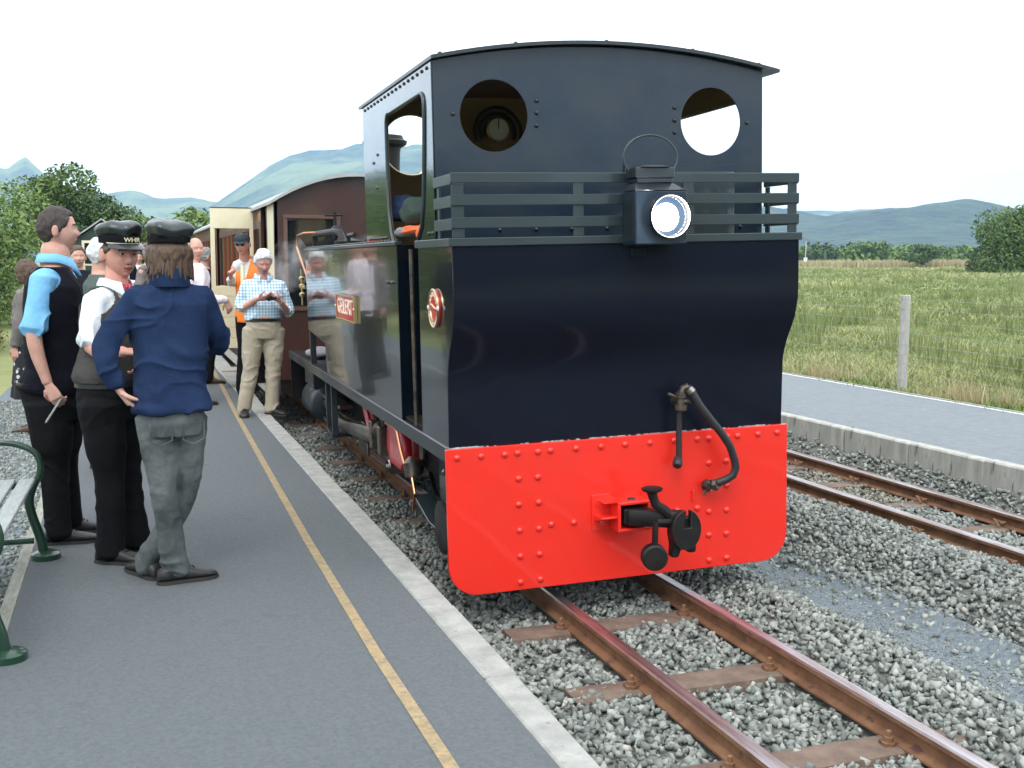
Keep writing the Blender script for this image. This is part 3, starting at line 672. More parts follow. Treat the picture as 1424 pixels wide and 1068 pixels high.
# ------------------------------------------------------------------ locomotive
LR, LY = -.0265, -.0177
loco = thing('steam_locomotive', 'dark navy narrow gauge steam locomotive with bright red buffer beam on the near track', 'locomotive', (-.0092,0,0), (0,LR,LY))
def xz(a, c, t): return (a, t, c)
def yz(a, c, t): return (t, a, c)
def arcpts(cx, cz, r, a0, a1, n=8): return [(cx+r*cos(radians(a0+(a1-a0)*i/n)), cz+r*sin(radians(a0+(a1-a0)*i/n))) for i in range(n+1)]
def circ(cx, cz, r, n=48): return [(cx+r*cos(2*pi*i/n), cz+r*sin(2*pi*i/n)) for i in range(n)]
# buffer beam
W1 = .977
o = [(-W1,.851),(-W1,.25)] + arcpts(-W1+.155,.088+.155,.155,180,270)[1:] + arcpts(W1-.155,.088+.155,.155,270,360) + [(W1,.851)]
beam = MB().prism(o, xz, 0, .028).build('buffer_beam', M['red'], loco, bevel=.003)
rv = MB().lathe((0,0,0),(0,-1,0),[(0,.0185),(.003,.0185),(.008,.015),(.012,.008),(.0135,.002)],12)
riv = [(x,.808) for x in (-.92,-.796,-.667,-.6,-.49,-.421,-.28,-.14,0,.142,.285,.421,.491,.6,.667,.79,.912)]
riv += [(sx*x, z) for sx in (-1,1) for x in (.598,.491) for z in (.673,.540,.402,.269,.131)]
riv += [(-.422,.419),(-.297,.416),(.421,.429),(.30,.425)]
r0 = None
for x, z in riv:
    if r0 is None: r0 = rv.build('rivet', M['red'], beam); r0.location = (x,0,z)
    else: link_copy(r0, beam, (x+random.uniform(-.002,.002),0,z+random.uniform(-.002,.002)))
# chipped filler line above the beam
b = MB()
for k in range(150):
    x = random.choice([random.uniform(-.95,-.78), random.uniform(-.93,.93), random.uniform(-.5,.95)]); s_ = random.uniform(.003,.010)*(1.6 if x < -.8 else 1)
    b.add([(x-s_,.02,.8515),(x+s_*1.3,.018,.8515),(x+s_,.03,.8525+s_*.6),(x,.034,.852+s_*1.5),(x-s_,.03,.8525+s_*.4)], [(0,1,2,3,4)])
tag(b.build('paint_chips', M['chip'], loco, smooth=False), kind='stuff')
# running boards + valance
for sx in (-1,1):
    xa, xb = sorted((sx*.958, sx*.40))
    rb = MB().box(xa, xb, .029, 6.62, .838, .852).build('running_board', M['black'], loco, bevel=.002)
    xa, xb = sorted((sx*.962, sx*.945)); MB().box(xa, xb, .029, 6.62, .772, .855).build('valance', M['iron'], rb, bevel=.004)
    MB().box(sx*.7-.25, sx*.7+.25, 6.60, 6.625, .33, .838).build('front_stay', M['black'], loco)
    # hanging U bracket
    b = MB(); xo = sx*.94
    for y in (3.95, 4.24): b.box(min(xo,xo-sx*.05), max(xo,xo-sx*.05), y-.018, y+.018, .33, .775)
    b.prism([(3.93,.36),(3.96,.31),(4.23,.31),(4.26,.36),(4.22,.36),(4.20,.345),(3.99,.345),(3.97,.36)], yz, min(xo,xo-sx*.25), max(xo,xo-sx*.25))
    b.build('cab_step', M['iron'], loco, bevel=.004)
# bunker
prof = [(.030,.853),(.025,.97),(.020,1.12),(.015,1.21),(.003,1.26),(-.018,1.31),(-.045,1.36),(-.077,1.41),(-.103,1.46),(-.120,1.51),(-.131,1.56),(-.135,1.62),(-.135,1.87)]
WB = .952; b = MB(); R = []
for y, z in prof:
    ring = []
    for x in list(np.linspace(-WB, WB, 25)): ring.append((x, y, z))
    R.append(ring)
vs = [p for r in R for p in r]; fs = []; n_ = 25
for i in range(len(R)-1):
    for j in range(n_-1): fs.append((i*n_+j, i*n_+j+1, (i+1)*n_+j+1, (i+1)*n_+j))
b.add(vs, fs); bp = b.build('bunker_back', M['navy'], loco, ang=60)
sd_ = bp.modifiers.new('solid', 'SOLIDIFY'); sd_.thickness = .008; sd_.offset = 0
for sx in (-1,1):
    pts = [(y+.003,z) for y,z in prof] + [(.565,1.87),(.59,.853)]
    MB().prism(pts, yz, sx*(WB-.010), sx*(WB+.001)).build('bunker_side', M['navytank'], loco, bevel=.0015)
MB().box(-WB+.02, WB-.02, -.12, .21, 1.80, 1.81).build('bunker_deck', M['black'], loco, smooth=False)
cap = MB(); cap.box(-.968,.968,-.150,-.130,1.862,1.902); cap.box(-.955,.955,-.130,-.108,1.880,1.902); cap.build('capping_strip', M['bar'], loco, bevel=.003)
for sx in (-1,1):
    xa, xb = sorted((sx*.968, sx*.940)); MB().box(xa, xb, -.1299, .585, 1.862, 1.902).build('capping_strip', M['bar'], loco, bevel=.003)
# railing
for z0, z1 in ((2.163,2.212),(2.056,2.108),(1.948,2.000)):
    b = MB(); b.box(-.952,.952,-.142,-.132,z0,z1); rbk = b.build('rail_bar', M['bar'], loco, bevel=.002)
    for sx in (-1,1):
        xa, xb = sorted((sx*.952, sx*.942)); MB().box(xa, xb, -.1319, .206, z0-.006, z1-.004).build('return_bar', M['bar'], rbk, bevel=.002)
for x, wd in ((-.916,.060),(-.297,.057),(.307,.064),(.918,.052)):
    MB().box(x-wd/2, x+wd/2, -.1315, -.120, 1.9025, 2.162).build('rail_post', M['bar'], loco, bevel=.002)
for sx in (-1,1):
    xa, xb = sorted((sx*.941,sx*.931)); MB().box(xa, xb, .13,.17,1.903,2.155).build('rail_post', M['bar'], loco, bevel=.002)
# cab back sheet
WC = .934; n = 20
top = [(x, 2.79+.096*(1-(x/WC)**2)) for x in np.linspace(WC, -WC, n)]
o = [(-WC,1.80),(WC,1.80)] + top
back = MB().prism(o, xz, .213, .221, holes=[circ(-.617,2.524,.183), circ(.621,2.513,.183)]).build('cab_back', M['navycab'], loco, smooth=False)
MB().prism([(p[0]*.995,p[1]) for p in o], xz, .2215, .225, holes=[circ(-.617,2.524,.183), circ(.621,2.513,.183)]).build('cab_back_lining', M['tan'], loco, smooth=False)
for cx, cz in ((-.617,2.524),(.621,2.513)):
    pts = [(cx+.1835*cos(a),.217,cz+.1835*sin(a)) for a in np.linspace(0,2*pi,49)]; MB().tube(pts, .0035, 6).build('window_rim', M['iron'], loco)
c0 = None; cr_ = MB().lathe((0,0,0),(0,-1,0),[(0,.012),(.006,.011),(.011,.006),(.012,.001)],10)
for x, z in [(-.385,2.604),(-.387,2.542),(-.388,2.478),(.401,2.584),(.401,2.516),(.401,2.453),(-.835,2.53),(.84,2.51)] + [(-.80+.2*k, 1.945) for k in range(9)] + [(.16+.115*k,2.262) for k in range(5)]:
    if c0 is None: c0 = cr_.build('rivet', M['navycab'], back); c0.location = (x,.213,z)
    else: link_copy(c0, back, (x,.213,z))
# arched bracket shelf behind the lamp
b = MB(); b.box(.10,.76,.200,.2125,2.238,2.285); b.build('cab_bracket', M['navycab'], loco, bevel=.002)
b = MB(); R = []
for i in range(13):
    a = pi*i/12; x = .43+.30*cos(a); y = .20-.12*sin(a)**.6; R.append([(x,y,1.905),(x*1.0,y-.012,1.905),(x,y-.012,2.237),(x,y,2.237)])
b.rings(R); b.build('bunker_filler_box', M['bar'], loco, ang=30)
# roof
R = []
for y in (.165, 2.16):
    oo = [(x, 2.800+.100*(1-(x/.95)**2)) for x in np.linspace(-.952,.952,25)] + [(1.018,2.786)]; R.append([(x,y,z+.010) for x,z in oo] + [(x,y,z-.008) for x,z in oo[::-1]])
roof = MB().rings(R).build('cab_roof', M['iron'], loco, ang=40)
inr = []
for y in (.23, 2.07): inr.append([(x,y,2.783+.098*(1-(x/WC)**2)) for x in np.linspace(-WC+.01,WC-.01,15)] + [(x,y,2.779+.098*(1-(x/WC)**2)) for x in np.linspace(WC-.01,-WC+.01,15)])
MB().rings(inr).build('roof_lining', M['trim'], loco, ang=40)
r1 = None; rr_ = MB().lathe((0,0,0),(0,0,1),[(0,.012),(.008,.010),(.012,.002)],8)
for x in (-.9,-.5,0,.5,.9):
    z = 2.810+.1*(1-(x/.95)**2)
    if r1 is None: r1 = rr_.build('rivet', M['iron'], roof); r1.location = (x,.19,z)
    else: link_copy(r1, roof, (x,.19,z))
# cab sides with door opening
for sx in (-1,1):
    dr = [(.60,1.905),(.50,1.98),(.445,2.10),(.40,2.35),(.375,2.56)] + arcpts(.445,2.59,.07,180,95,5) + [(1.20,2.655)] + arcpts(1.26,2.59,.07,85,0,5) + [(1.335,2.30),(1.325,2.10),(1.27,1.96),(1.21,1.905)]
    xo = sx*.934
    o = [(.221,1.905),(.60,1.905)] + dr[1:-1] + [(1.21,1.905),(2.08,1.905),(2.08,2.79),(.221,2.79)]
    pl = MB().prism(o, yz, xo, xo+sx*.008).build('cab_side', M['navytank'], loco, smooth=False)
    MB().prism([(a,c) for a,c in o], yz, xo-sx*.004, xo-sx*.001).build('cab_side_lining', M['tan'], loco, smooth=False)
    bead = [(xo+sx*.010, y, z) for y, z in dr]
    MB().tube(bead, .011, 8).build('door_beading', M['bar'], pl)
    k0 = None; kb = MB().lathe((0,0,0),(sx,0,0),[(0,.010),(.006,.009),(.010,.002)],8)
    pts = [(.30+.105*k, 2.765) for k in range(17)] + [(1.62,2.45),(1.75,2.41),(1.68,2.25)] + [(1.45+.085*k,1.935) for k in range(7)] + [(.27,1.935),(.35,1.935)]
    for y, z in pts:
        if k0 is None: k0 = kb.build('rivet', M['iron'], pl); k0.location = (xo+sx*.008, y, z)
        else: link_copy(k0, pl, (xo+sx*.008, y, z))
    # grab rail in the doorway gap
    MB().tube([(sx*.93,.84,.853),(sx*.93,.84,1.86)], .013, 8).build('grab_rail', M['oily'], loco)
# cab front sheet
o = [(-WC,1.3),(WC,1.3)] + top
hl = [circ(-.62,2.555,.20), circ(.62,2.555,.20)]
MB().prism(o, xz, 2.081, 2.089, holes=hl).build('cab_front', M['navycab'], loco, smooth=False)
MB().prism([(x*.99,z) for x,z in o], xz, 2.070, 2.078, holes=hl).build('cab_front_lining', M['tan'], loco, smooth=False)
for cx in (-.62,.62): MB().tube([(cx+.2*cos(a),2.068,2.555+.2*sin(a)) for a in np.linspace(0,2*pi,33)], .006, 6).build('window_rim', M['brass'], loco)
# firebox backhead and gauges
bh = MB().lathe((0,2.066,1.75),(0,-1,0),[(-.02,.52),(.02,.52),(.04,.50),(.05,.0)],36); bh.build('backhead', M['black'], loco)
MB().tube([(.36*cos(a),1.99,2.02+.36*sin(a)) for a in np.linspace(-.3,pi+.3,22)], .018, 8).build('steam_pipe', M['black'], loco)
GX_, GZ_ = -.03, 2.66
for rr_g in (.125,.165): MB().tube([(GX_+rr_g*cos(a),2.02,GZ_-.02+rr_g*sin(a)) for a in np.linspace(-.4,pi+.4,24)], .012, 8).build('gauge_pipe', M['black'], loco)
gm = MB().lathe((GX_,2.05,GZ_),(0,-1,0),[(0,.085),(.05,.085),(.055,.078),(.045,.073)],28).build('pressure_gauge', M['brass'], loco)
MB().lathe((GX_,1.998,GZ_),(0,-1,0),[(0,.072),(.003,.072)],24).build('gauge_face', M['paint'], gm)
MB().box(GX_-.003,GX_+.003,1.992,1.994,GZ_,GZ_+.065).build('needle', M['black'], gm)
MB().tube([(-.45,2.03,2.40),(.45,2.03,2.40)], .02, 8).build('steam_pipe', M['black'], loco)
for x in (-.3,0,.3): MB().lathe((x,2.03,2.40),(0,-.6,.2),[(0,.03),(.1,.028),(.13,.04),(.14,.01)],10).build('valve', M['brass'], loco)
MB().box(-.50,.50,1.9,2.06,.86,1.75).build('firebox', M['black'], loco, smooth=False)
MB().box(-.93,.93,.23,2.06,.86,.875).build('cab_floor', M['black'], loco, smooth=False)
MB().box(-.90,.90,.225,.26,.875,1.80).build('coal_bulkhead', M['black'], loco, smooth=False)
# side tanks
for sx in (-1,1):
    xo, xi = sx*.952, sx*.47
    o = [(1.115,.853),(4.02,.853),(4.09,1.10),(5.04,1.155),(5.08,1.16),(5.08,1.885),(1.115,1.885)]
    tk = MB().prism(o, yz, min(xo,xi), max(xo,xi)).build('side_tank', M['navytank'], loco, bevel=.005)
    MB().box(min(xo+sx*.012,xo-sx*.03), max(xo+sx*.012,xo-sx*.03), 1.105, 5.09, 1.8852, 1.908).build('tank_edge', M['bar'], tk, bevel=.003)
    xs_ = sorted((xo, xo-sx*.05)); MB().box(xs_[0], xs_[1], 4.97,5.03,.853,1.153).build('tank_leg', M['iron'], tk)
    t0 = None; tb = MB().lathe((0,0,0),(0,0,1),[(0,.012),(.010,.011),(.014,.003)],8)
    for k in range(38):
        y = 1.16+k*.103
        if t0 is None: t0 = tb.build('rivet', M['bar'], tk); t0.location = (xo-sx*.012,y,1.908)
        else: link_copy(t0, tk, (xo-sx*.012, y, 1.908))
    for y in (1.26,1.38): link_copy(t0, tk, (xo+sx*.001, y, 1.665), rot=(0, sx*pi/2, 0))
    MB().lathe((sx*.70,4.2,1.908),(0,0,1),[(0,.11),(.03,.11),(.035,.12),(.05,.12),(.07,.05),(.08,0.001)],20).build('tank_filler', M['black'], tk)
    pp = MB(); pp.tube([(sx*.78,5.6,1.86),(sx*.78,5.6,2.03),(sx*.78,5.5,2.045),(sx*.78,4.4,2.045),(sx*.76,4.25,2.03),(sx*.74,4.15,1.93)], .030, 10)
    pp.tube([(sx*.75,4.55,1.92),(sx*.75,4.55,2.22)], .016, 8); pp.tube([(sx*.68,4.55,2.19),(sx*.84,4.55,2.19)], .012, 6)
    pp.lathe((sx*.75,4.4,2.045),(0,1,0),[(0,.03),(.02,.055),(.10,.055),(.12,.03)],12); pp.tube([(sx*.75,3.9,1.91),(sx*.75,3.9,2.0),(sx*.75,3.6,2.0)], .018, 8)
    pp.build('injector_pipe', M['black'], loco)
    MB().tube([(sx*.93,5.15,1.55),(sx*.93,5.2,1.66),(sx*.935,5.5,1.80),(sx*.94,5.75,1.93),(sx*.93,5.75,2.04),(sx*.9,5.5,2.06),(sx*.80,5.4,2.06)], .010, 8).build('copper_pipe', M['copper'], loco)
    vv = MB(); vv.tube([(sx*.95,5.15,1.55),(sx*.95,5.35,1.55)], .016, 8)
    for zz in (1.47,1.55,1.62): vv.lathe((sx*.96,5.35,zz),(0,0,1),[(-.02,.012),(0,.028),(.02,.028),(.03,.012)],10)
    vv.tube([(sx*.96,5.35,1.38),(sx*.96,5.35,1.72)], .010, 8); vv.build('feed_valve', M['brass'], loco)
# doorway interior side walls
for sx in (-1,1): MB().box(min(sx*.50,sx*.49), max(sx*.50,sx*.49), .26, 1.112, .876, 1.80).build('cab_inner_panel', M['black'], loco, smooth=False)
# name plates
def text_mesh(s, size, ext=.004):
    c = bpy.data.curves.new('t', 'FONT'); c.body = s; c.size = size; c.extrude = ext; c.align_x = 'CENTER'; c.align_y = 'CENTER'; c.resolution_u = 2
    o = bpy.data.objects.new('t', c); COL.objects.link(o); dg = bpy.context.evaluated_depsgraph_get(); dg.update()
    me = bpy.data.meshes.new_from_object(o.evaluated_get(dg)); bpy.data.objects.remove(o); return me
for sx in (-1,1):
    np_ = MB().box(min(sx*.953,sx*.966), max(sx*.953,sx*.966), 2.52, 3.30, 1.365, 1.533).build('nameplate', M['plate'], loco, bevel=.002)
    f = MB(); xa, xb = sorted((sx*.9662, sx*.974))
    for bx_ in ((2.505,2.53,1.35,1.548),(3.29,3.315,1.35,1.548)): f.box(xa, xb, *bx_)
    for bx_ in ((2.53,3.29,1.35,1.364),(2.53,3.29,1.534,1.548)): f.box(xa, xb, *bx_)
    f.box(min(sx*.953,sx*.974), max(sx*.953,sx*.974), 2.488, 2.504, 1.355, 1.543)
    f.build('plate_border', M['brass'], np_, bevel=.001)
    me = text_mesh('GELERT', .175, .003); me.materials.append(M['letter']); to = bpy.data.objects.new('lettering', me); COL.objects.link(to); to.parent = np_
    to.matrix_local = Matrix.Translation((sx*.968, 2.91, 1.452)) @ Matrix.Rotation(sx*pi/2, 4, 'Z') @ Matrix.Rotation(pi/2, 4, 'X') @ Matrix.Diagonal((1.12,.92,1,1))
    for y in (2.51,3.31): MB().lathe((sx*.974,y,1.45),(sx,0,0),[(0,.013),(.006,.009)],8).build('bolt', M['brass'], np_)
# works plate: round, with border, S band and small raised letters
for sx in (-1,):
    yc, zc = .215, 1.553; wp = MB().lathe((sx*.9535,yc,zc),(sx,0,0),[(0,.098),(.010,.098)],36).build('works_plate', M['plate'], loco)
    MB().tube([(sx*.966,yc+.096*cos(a),zc+.096*sin(a)) for a in np.linspace(0,2*pi,41)], .0055, 6).build('plate_border', M['brass'], wp)
    MB().tube([(sx*.966,yc+.066*cos(a),zc+.066*sin(a)) for a in np.linspace(pi*1.08,pi*1.92,18)], .003, 5).build('plate_arc', M['brass'], wp)
    MB().tube([(sx*.966, yc+.13*(.5-t)*1.4, zc+.010+.010*sin(2*pi*t)) for t in np.linspace(0,1,14)], .0045, 5).build('plate_band', M['brass'], wp)
    for sy in (-1,1): MB().lathe((sx*.965,yc+sy*.098,zc+.003),(sx,0,0),[(0,.014),(.008,.010)],8).build('bolt', M['paint'], wp)
    let = MB()
    for i, ch in enumerate('BAGNALL'):
        a = radians(150-20*i); me = text_mesh(ch, .034, .002); Mx = Matrix.Translation((sx*.966, yc+.072*cos(pi-a), zc+.072*sin(a)))
        Mx = Mx @ Matrix.Rotation(-pi/2, 4, 'Z') @ Matrix.Rotation(pi/2, 4, 'X') @ Matrix.Rotation(a-pi/2, 4, 'Z')
        me.transform(Mx); let.add([v.co[:] for v in me.vertices], [tuple(p.vertices) for p in me.polygons])
    for i, ch in enumerate('STAFFORD'):
        a = radians(212+16*i); me = text_mesh(ch, .026, .002); Mx = Matrix.Translation((sx*.966, yc-.081*cos(a), zc+.081*sin(a)))
        Mx = Mx @ Matrix.Rotation(-pi/2, 4, 'Z') @ Matrix.Rotation(pi/2, 4, 'X') @ Matrix.Rotation(a+pi/2, 4, 'Z')
        me.transform(Mx); let.add([v.co[:] for v in me.vertices], [tuple(p.vertices) for p in me.polygons])
    let.build('lettering', M['letter'], wp, smooth=False)
# boiler, smokebox, chimney, dome
MB().lathe((0,2.09,1.62),(0,1,0),[(0,.42),(3.6,.42)],36,cap=True).build('boiler', M['navy'], loco)
for y in (2.9,3.9,4.9): MB().lathe((0,y,1.62),(0,1,0),[(0,.421),(0,.425),(.05,.425),(.05,.421)],36,cap=False).build('boiler_band', M['brass'], loco)
MB().lathe((0,5.69,1.62),(0,1,0),[(0,.43),(.01,.46),(.80,.46),(.82,.44),(.86,.40),(.92,.2),(.93,.02)],36).build('smokebox', M['black'], loco)
MB().lathe((0,5.9,2.0),(0,0,1),[(0,.24),(.06,.19),(.15,.145),(.55,.135),(.85,.15),(.90,.16),(.93,.215),(.965,.225),(.985,.19),(1.02,.18),(1.03,.12),(1.0,.11)],32).build('chimney', M['black'], loco)
MB().lathe((0,3.9,2.0),(0,0,1),[(0,.25),(.06,.21),(.35,.20),(.46,.17),(.54,.10),(.57,.01)],32).build('steam_dome', M['brass'], loco)
MB().tube([(.0,2.75,2.05),(0,2.75,2.25)], .05, 12).build('safety_valve', M['brass'], loco)
MB().box(-.90,.90,6.63,6.66,.33,.84).build('front_beam', M['red'], loco, bevel=.004)
# frames, wheels and motion
for sx in (-1,1):
    xa, xb = sorted((sx*.50,sx*.52)); MB().box(xa, xb, .05, 6.6, .30, .80).build('frame', M['black'], loco, bevel=.003)
    for y, r in ((1.25,.26),(2.55,.36),(3.75,.36)):
        wh = MB(); wh.lathe((sx*.335,y,r+.0),(sx,0,0),[(-.07,r+.022),(-.045,r+.022),(-.04,r),(.05,r-.004),(.055,r-.04),(.03,r-.045),(.03,.1),(.07,.09),(.08,.02)],30)
        wh.build('wheel', M['black'], loco)
    for y in (2.55,3.75):
        cw = MB(); cw.prism([(y-.10,.24),(y-.24,.36),(y-.25,.58),(y-.12,.66),(y+.14,.66),(y+.20,.52),(y+.10,.26)], yz, min(sx*.56,sx*.62), max(sx*.56,sx*.62))
        cw.build('crank_web', M['redweb'], loco, bevel=.01)
        MB().lathe((sx*.62,y,.30),(sx,0,0),[(0,.06),(.13,.06),(.14,.045),(.16,.04)],16).build('crank_pin', M['steel'], loco)
    cr2 = MB(); cr2.prism([(2.50,.255),(3.80,.255),(3.80,.345),(2.50,.345)], yz, min(sx*.64,sx*.675), max(sx*.64,sx*.675)); cr2.build('coupling_rod', M['steel'], loco, bevel=.006)
    cn = MB(); cn.prism([(2.75,.47),(5.0,.40),(5.0,.33),(3.6,.30)], yz, min(sx*.70,sx*.735), max(sx*.70,sx*.735)); cn.prism([(3.3,.25),(3.3,.36),(5.0,.40),(5.0,.33)], yz, min(sx*.745,sx*.77), max(sx*.745,sx*.77)); cn.build('connecting_rod', M['oily'], loco, bevel=.004)
    cy = MB(); cy.lathe((sx*.74,5.25,.42),(0,1,0),[(0,.06),(.08,.06),(.09,.17),(.12,.19),(.72,.19),(.75,.17)],24); cy.box(sx*.74-.15,sx*.74+.15,5.36,5.95,.58,.76); cy.build('cylinder', M['iron'], loco, bevel=.006)
    sb_ = MB(); sb_.box(min(sx*.70,sx*.82),max(sx*.70,sx*.82),4.3,5.3,.50,.53); sb_.box(min(sx*.70,sx*.82),max(sx*.70,sx*.82),4.3,5.3,.28,.31); sb_.build('slide_bar', M['steel'], loco, bevel=.003)
    # big outside crank assembly near the cab: brackets, oil cups, red balance
    rc = MB(); rc.prism([(2.06,.53),(2.02,.70),(1.80,.765),(1.58,.72),(1.53,.52),(1.62,.44),(1.93,.44)], yz, min(sx*.80,sx*.865), max(sx*.80,sx*.865)); rc.build('balance_weight', M['redweb'], loco, bevel=.012)
    ax_ = MB(); ax_.lathe((sx*.83,2.14,.60),(0,1,0),[(0,.055),(.10,.055),(.12,.035),(.22,.035),(.24,.065),(.34,.065),(.36,.03)],14); ax_.build('motion_shaft', M['oily'], loco)
    for y in (2.16,2.46):
        bk = MB(); bk.box(min(sx*.80,sx*.90),max(sx*.80,sx*.90),y-.05,y+.05,.46,.66); bk.lathe((sx*.85,y,.66),(0,0,1),[(0,.022),(.03,.022),(.035,.032),(.06,.032),(.065,.012),(.10,.010),(.115,.016),(.125,.003)],10)
        bk.build('bearing', M['oily'], loco, bevel=.006)
        MB().lathe((sx*.85,y,.72),(0,0,1),[(0,.026),(.03,.026),(.045,.01)],10).build('oil_cup', M['brass'], loco)
    MB().tube([(sx*.84,2.50,.54),(sx*.82,3.2,.47),(sx*.80,4.1,.38),(sx*.79,4.5,.36)], [.05,.045,.04,.04], 10, flat=1.3).build('rod', M['steel'], loco)
    MB().prism([(2.62,.48),(2.70,.50),(2.98,.71),(2.96,.76),(2.86,.74),(2.70,.60)], yz, min(sx*.84,sx*.86), max(sx*.84,sx*.86)).build('lever', M['redweb'], loco, bevel=.004)
    MB().tube([(sx*.952,1.62,.765),(sx*.955,1.36,.775),(sx*.955,1.27,.76),(sx*.955,1.18,.66),(sx*.95,1.10,.58)], .0085, 8).build('copper_pipe', M['copper'], loco)
    MB().tube([(sx*.93,1.02,.55),(sx*.93,.94,.44),(sx*.93,1.0,.33)], .009, 8).build('copper_pipe', M['copper'], loco)
    lb = MB(); lb.lathe((sx*.92,1.04,.56),(0,.25,1),[(-.05,.02),(-.04,.045),(.04,.05),(.06,.035),(.08,.015)],14)
    MB().lathe((sx*.90,.84,.66),(0,0,1),[(0,.02),(.08,.02),(.10,.035),(.13,.01)],10).build('oil_cup', M['oily'], loco)
    lb.build('lubricator', M['oily'], loco)
    gd = MB(); gd.prism([(.03,.30),(.55,.30),(.80,.44),(.80,.77),(.03,.77)], yz, min(sx*.80,sx*.815), max(sx*.80,sx*.815))
    gd.prism([(.10,.33),(.62,.33),(.98,.41),(.98,.425),(.62,.345),(.10,.345)], yz, min(sx*.815,sx*.93), max(sx*.815,sx*.93))
    gd.prism([(.10,.46),(.45,.46),(.45,.472),(.10,.472)], yz, min(sx*.815,sx*.90), max(sx*.815,sx*.90)); gd.build('side_frame_step', M['iron'], loco, bevel=.004)
    MB().lathe((sx*.82,.60,.62),(sx,0,0),[(0,.02),(.02,.018),(.03,.005)],10).build('bolt', M['steel'], loco)
    dk = MB(); dk.lathe((sx*.86,.235,.40),(sx,0,0),[(0,.145),(.02,.16),(.035,.16),(.04,.14),(.05,.13),(.075,.13),(.08,.14),(.095,.14),(.10,.10),(.105,.01)],32); dk.build('axle_disc', M['black'], loco)
# rear coupling
pk = MB(); x0, x1, z0, z1, y0 = -.10, .085, .372, .528, -.13; th = .016
for bx_ in ((x0,x1,y0,-.001,z1-th,z1),(x0,x1,y0,-.001,z0,z0+th),(x0,x0+th,y0,-.001,z0+th,z1-th),(x1-th,x1,y0,-.001,z0+th,z1-th)): pk.box(*bx_)
pk.prism([(-.001,.45),(-.001,.41),(-.12,.445),(-.12,.455)], lambda a,c,t: (t,a,c), x0-.09, x0)
pko = pk.build('drawbar_pocket', M['red'], loco, bevel=.003)
MB().box(x0-.10, x0, -.012, -.001, .365, .555).build('flange', M['red'], pko, bevel=.002); MB().box(x1, x1+.10, -.012, -.001, .365, .555).build('flange', M['red'], pko, bevel=.002)
MB().prism([(x0-.0,.528),(x0-.07,.528),(x0-.0,.55)], xz, -.12,-.01).build('gusset', M['red'], pko)
for sxx in (-1,1):
    for z in (.407,.508):
        q = MB().lathe(((x0+x1)/2+sxx*.143,-.012,z),(0,-1,0),[(0,.030),(.008,.028),(.009,.020),(.022,.019),(.026,.008)],12).build('bolt', M['red'], pko)
MB().lathe((0,-.07,.528),(0,0,1),[(0,.022),(.008,.020),(.012,.005)],12).build('pin', M['iron'], pko)
db = MB(); db.box(-.065,.05,-.13,-.02,.41,.49); db.prism([(-.065,-.02),(.055,-.02),(.055,-.13),(.225,-.26),(.16,-.30),(-.05,-.15)], lambda a,c,t: (a,c,t), .408, .492)
dbo = db.build('drawbar', M['black'], loco, bevel=.006)
hk = MB(); hk.tube([(.13,-.25,.47),(.10,-.25,.50),(.055,-.25,.535),(.04,-.25,.575),(.035,-.25,.60)], [.030,.028,.024,.024,.028], 10); hk.lathe((.035,-.25,.598),(0,0,1),[(0,.028),(.01,.052),(.022,.056),(.028,.04)],16)
hk.build('coupling_hook', M['black'], loco)
pc = (.19,-.30,.405)
fp_ = [(pc[0]+.082*cos(radians(a)), pc[2]+.105*sin(radians(a))) for a in range(115,-245,-10)]
fp_ = [(pc[0]+.082*cos(radians(a)), pc[2]+.105*sin(radians(a))) for a in range(100,440,10)]   # face with a slot in the top
fp_ = [p for p in fp_ if not (abs(p[0]-pc[0]-.005) < .017 and p[1] > pc[2])]
i0 = max(range(len(fp_)), key=lambda i: (fp_[i][0] > pc[0]+.01 and fp_[i][1] > pc[2]) * fp_[i][1])
fp_ = fp_[i0+1:] + fp_[:i0+1]
fp_ = sorted([(pc[0]+.082*cos(radians(a)), pc[2]+.105*sin(radians(a))) for a in range(102,440,8) if a <= 432], key=lambda p: 0)
fp_ = [(pc[0]+.082*cos(radians(a)), pc[2]+.105*sin(radians(a))) for a in range(102, 436, 8)] + [(pc[0]+.022,pc[2]+.10),(pc[0]+.022,pc[2]+.01),(pc[0]-.012,pc[2]+.01)]
db2 = MB(); db2.prism(fp_, xz, -.30, -.335); db2.build('coupling_face', M['black'], dbo, bevel=.004)
kn = MB(); kn.box(.12,.26,-.30,-.24,.36,.46); kn.prism([(.115,.39),(.125,.32),(.12,.26),(.16,.255),(.18,.30),(.21,.29),(.25,.33),(.25,.40)], xz, -.298, -.25)
kn.lathe((.235,-.285,.275),(0,0,1),[(0,.02),(.01,.028),(.05,.028),(.06,.015)],12); kn.build('knuckle', M['black'], dbo, bevel=.006)
wa = MB(); wa.tube([(.12,-.29,.445),(.035,-.30,.455)], .016, 10); wa.tube([(.03,-.30,.455),(.025,-.30,.34)], .015, 10, flat=1.3); wa.build('coupling_link', M['black'], dbo)
MB().lathe((.03,-.265,.275),(-.25,-1,0),[(0,.060),(.008,.067),(.062,.067),(.070,.058),(.072,.001)],24).build('counterweight', M['black'], dbo)
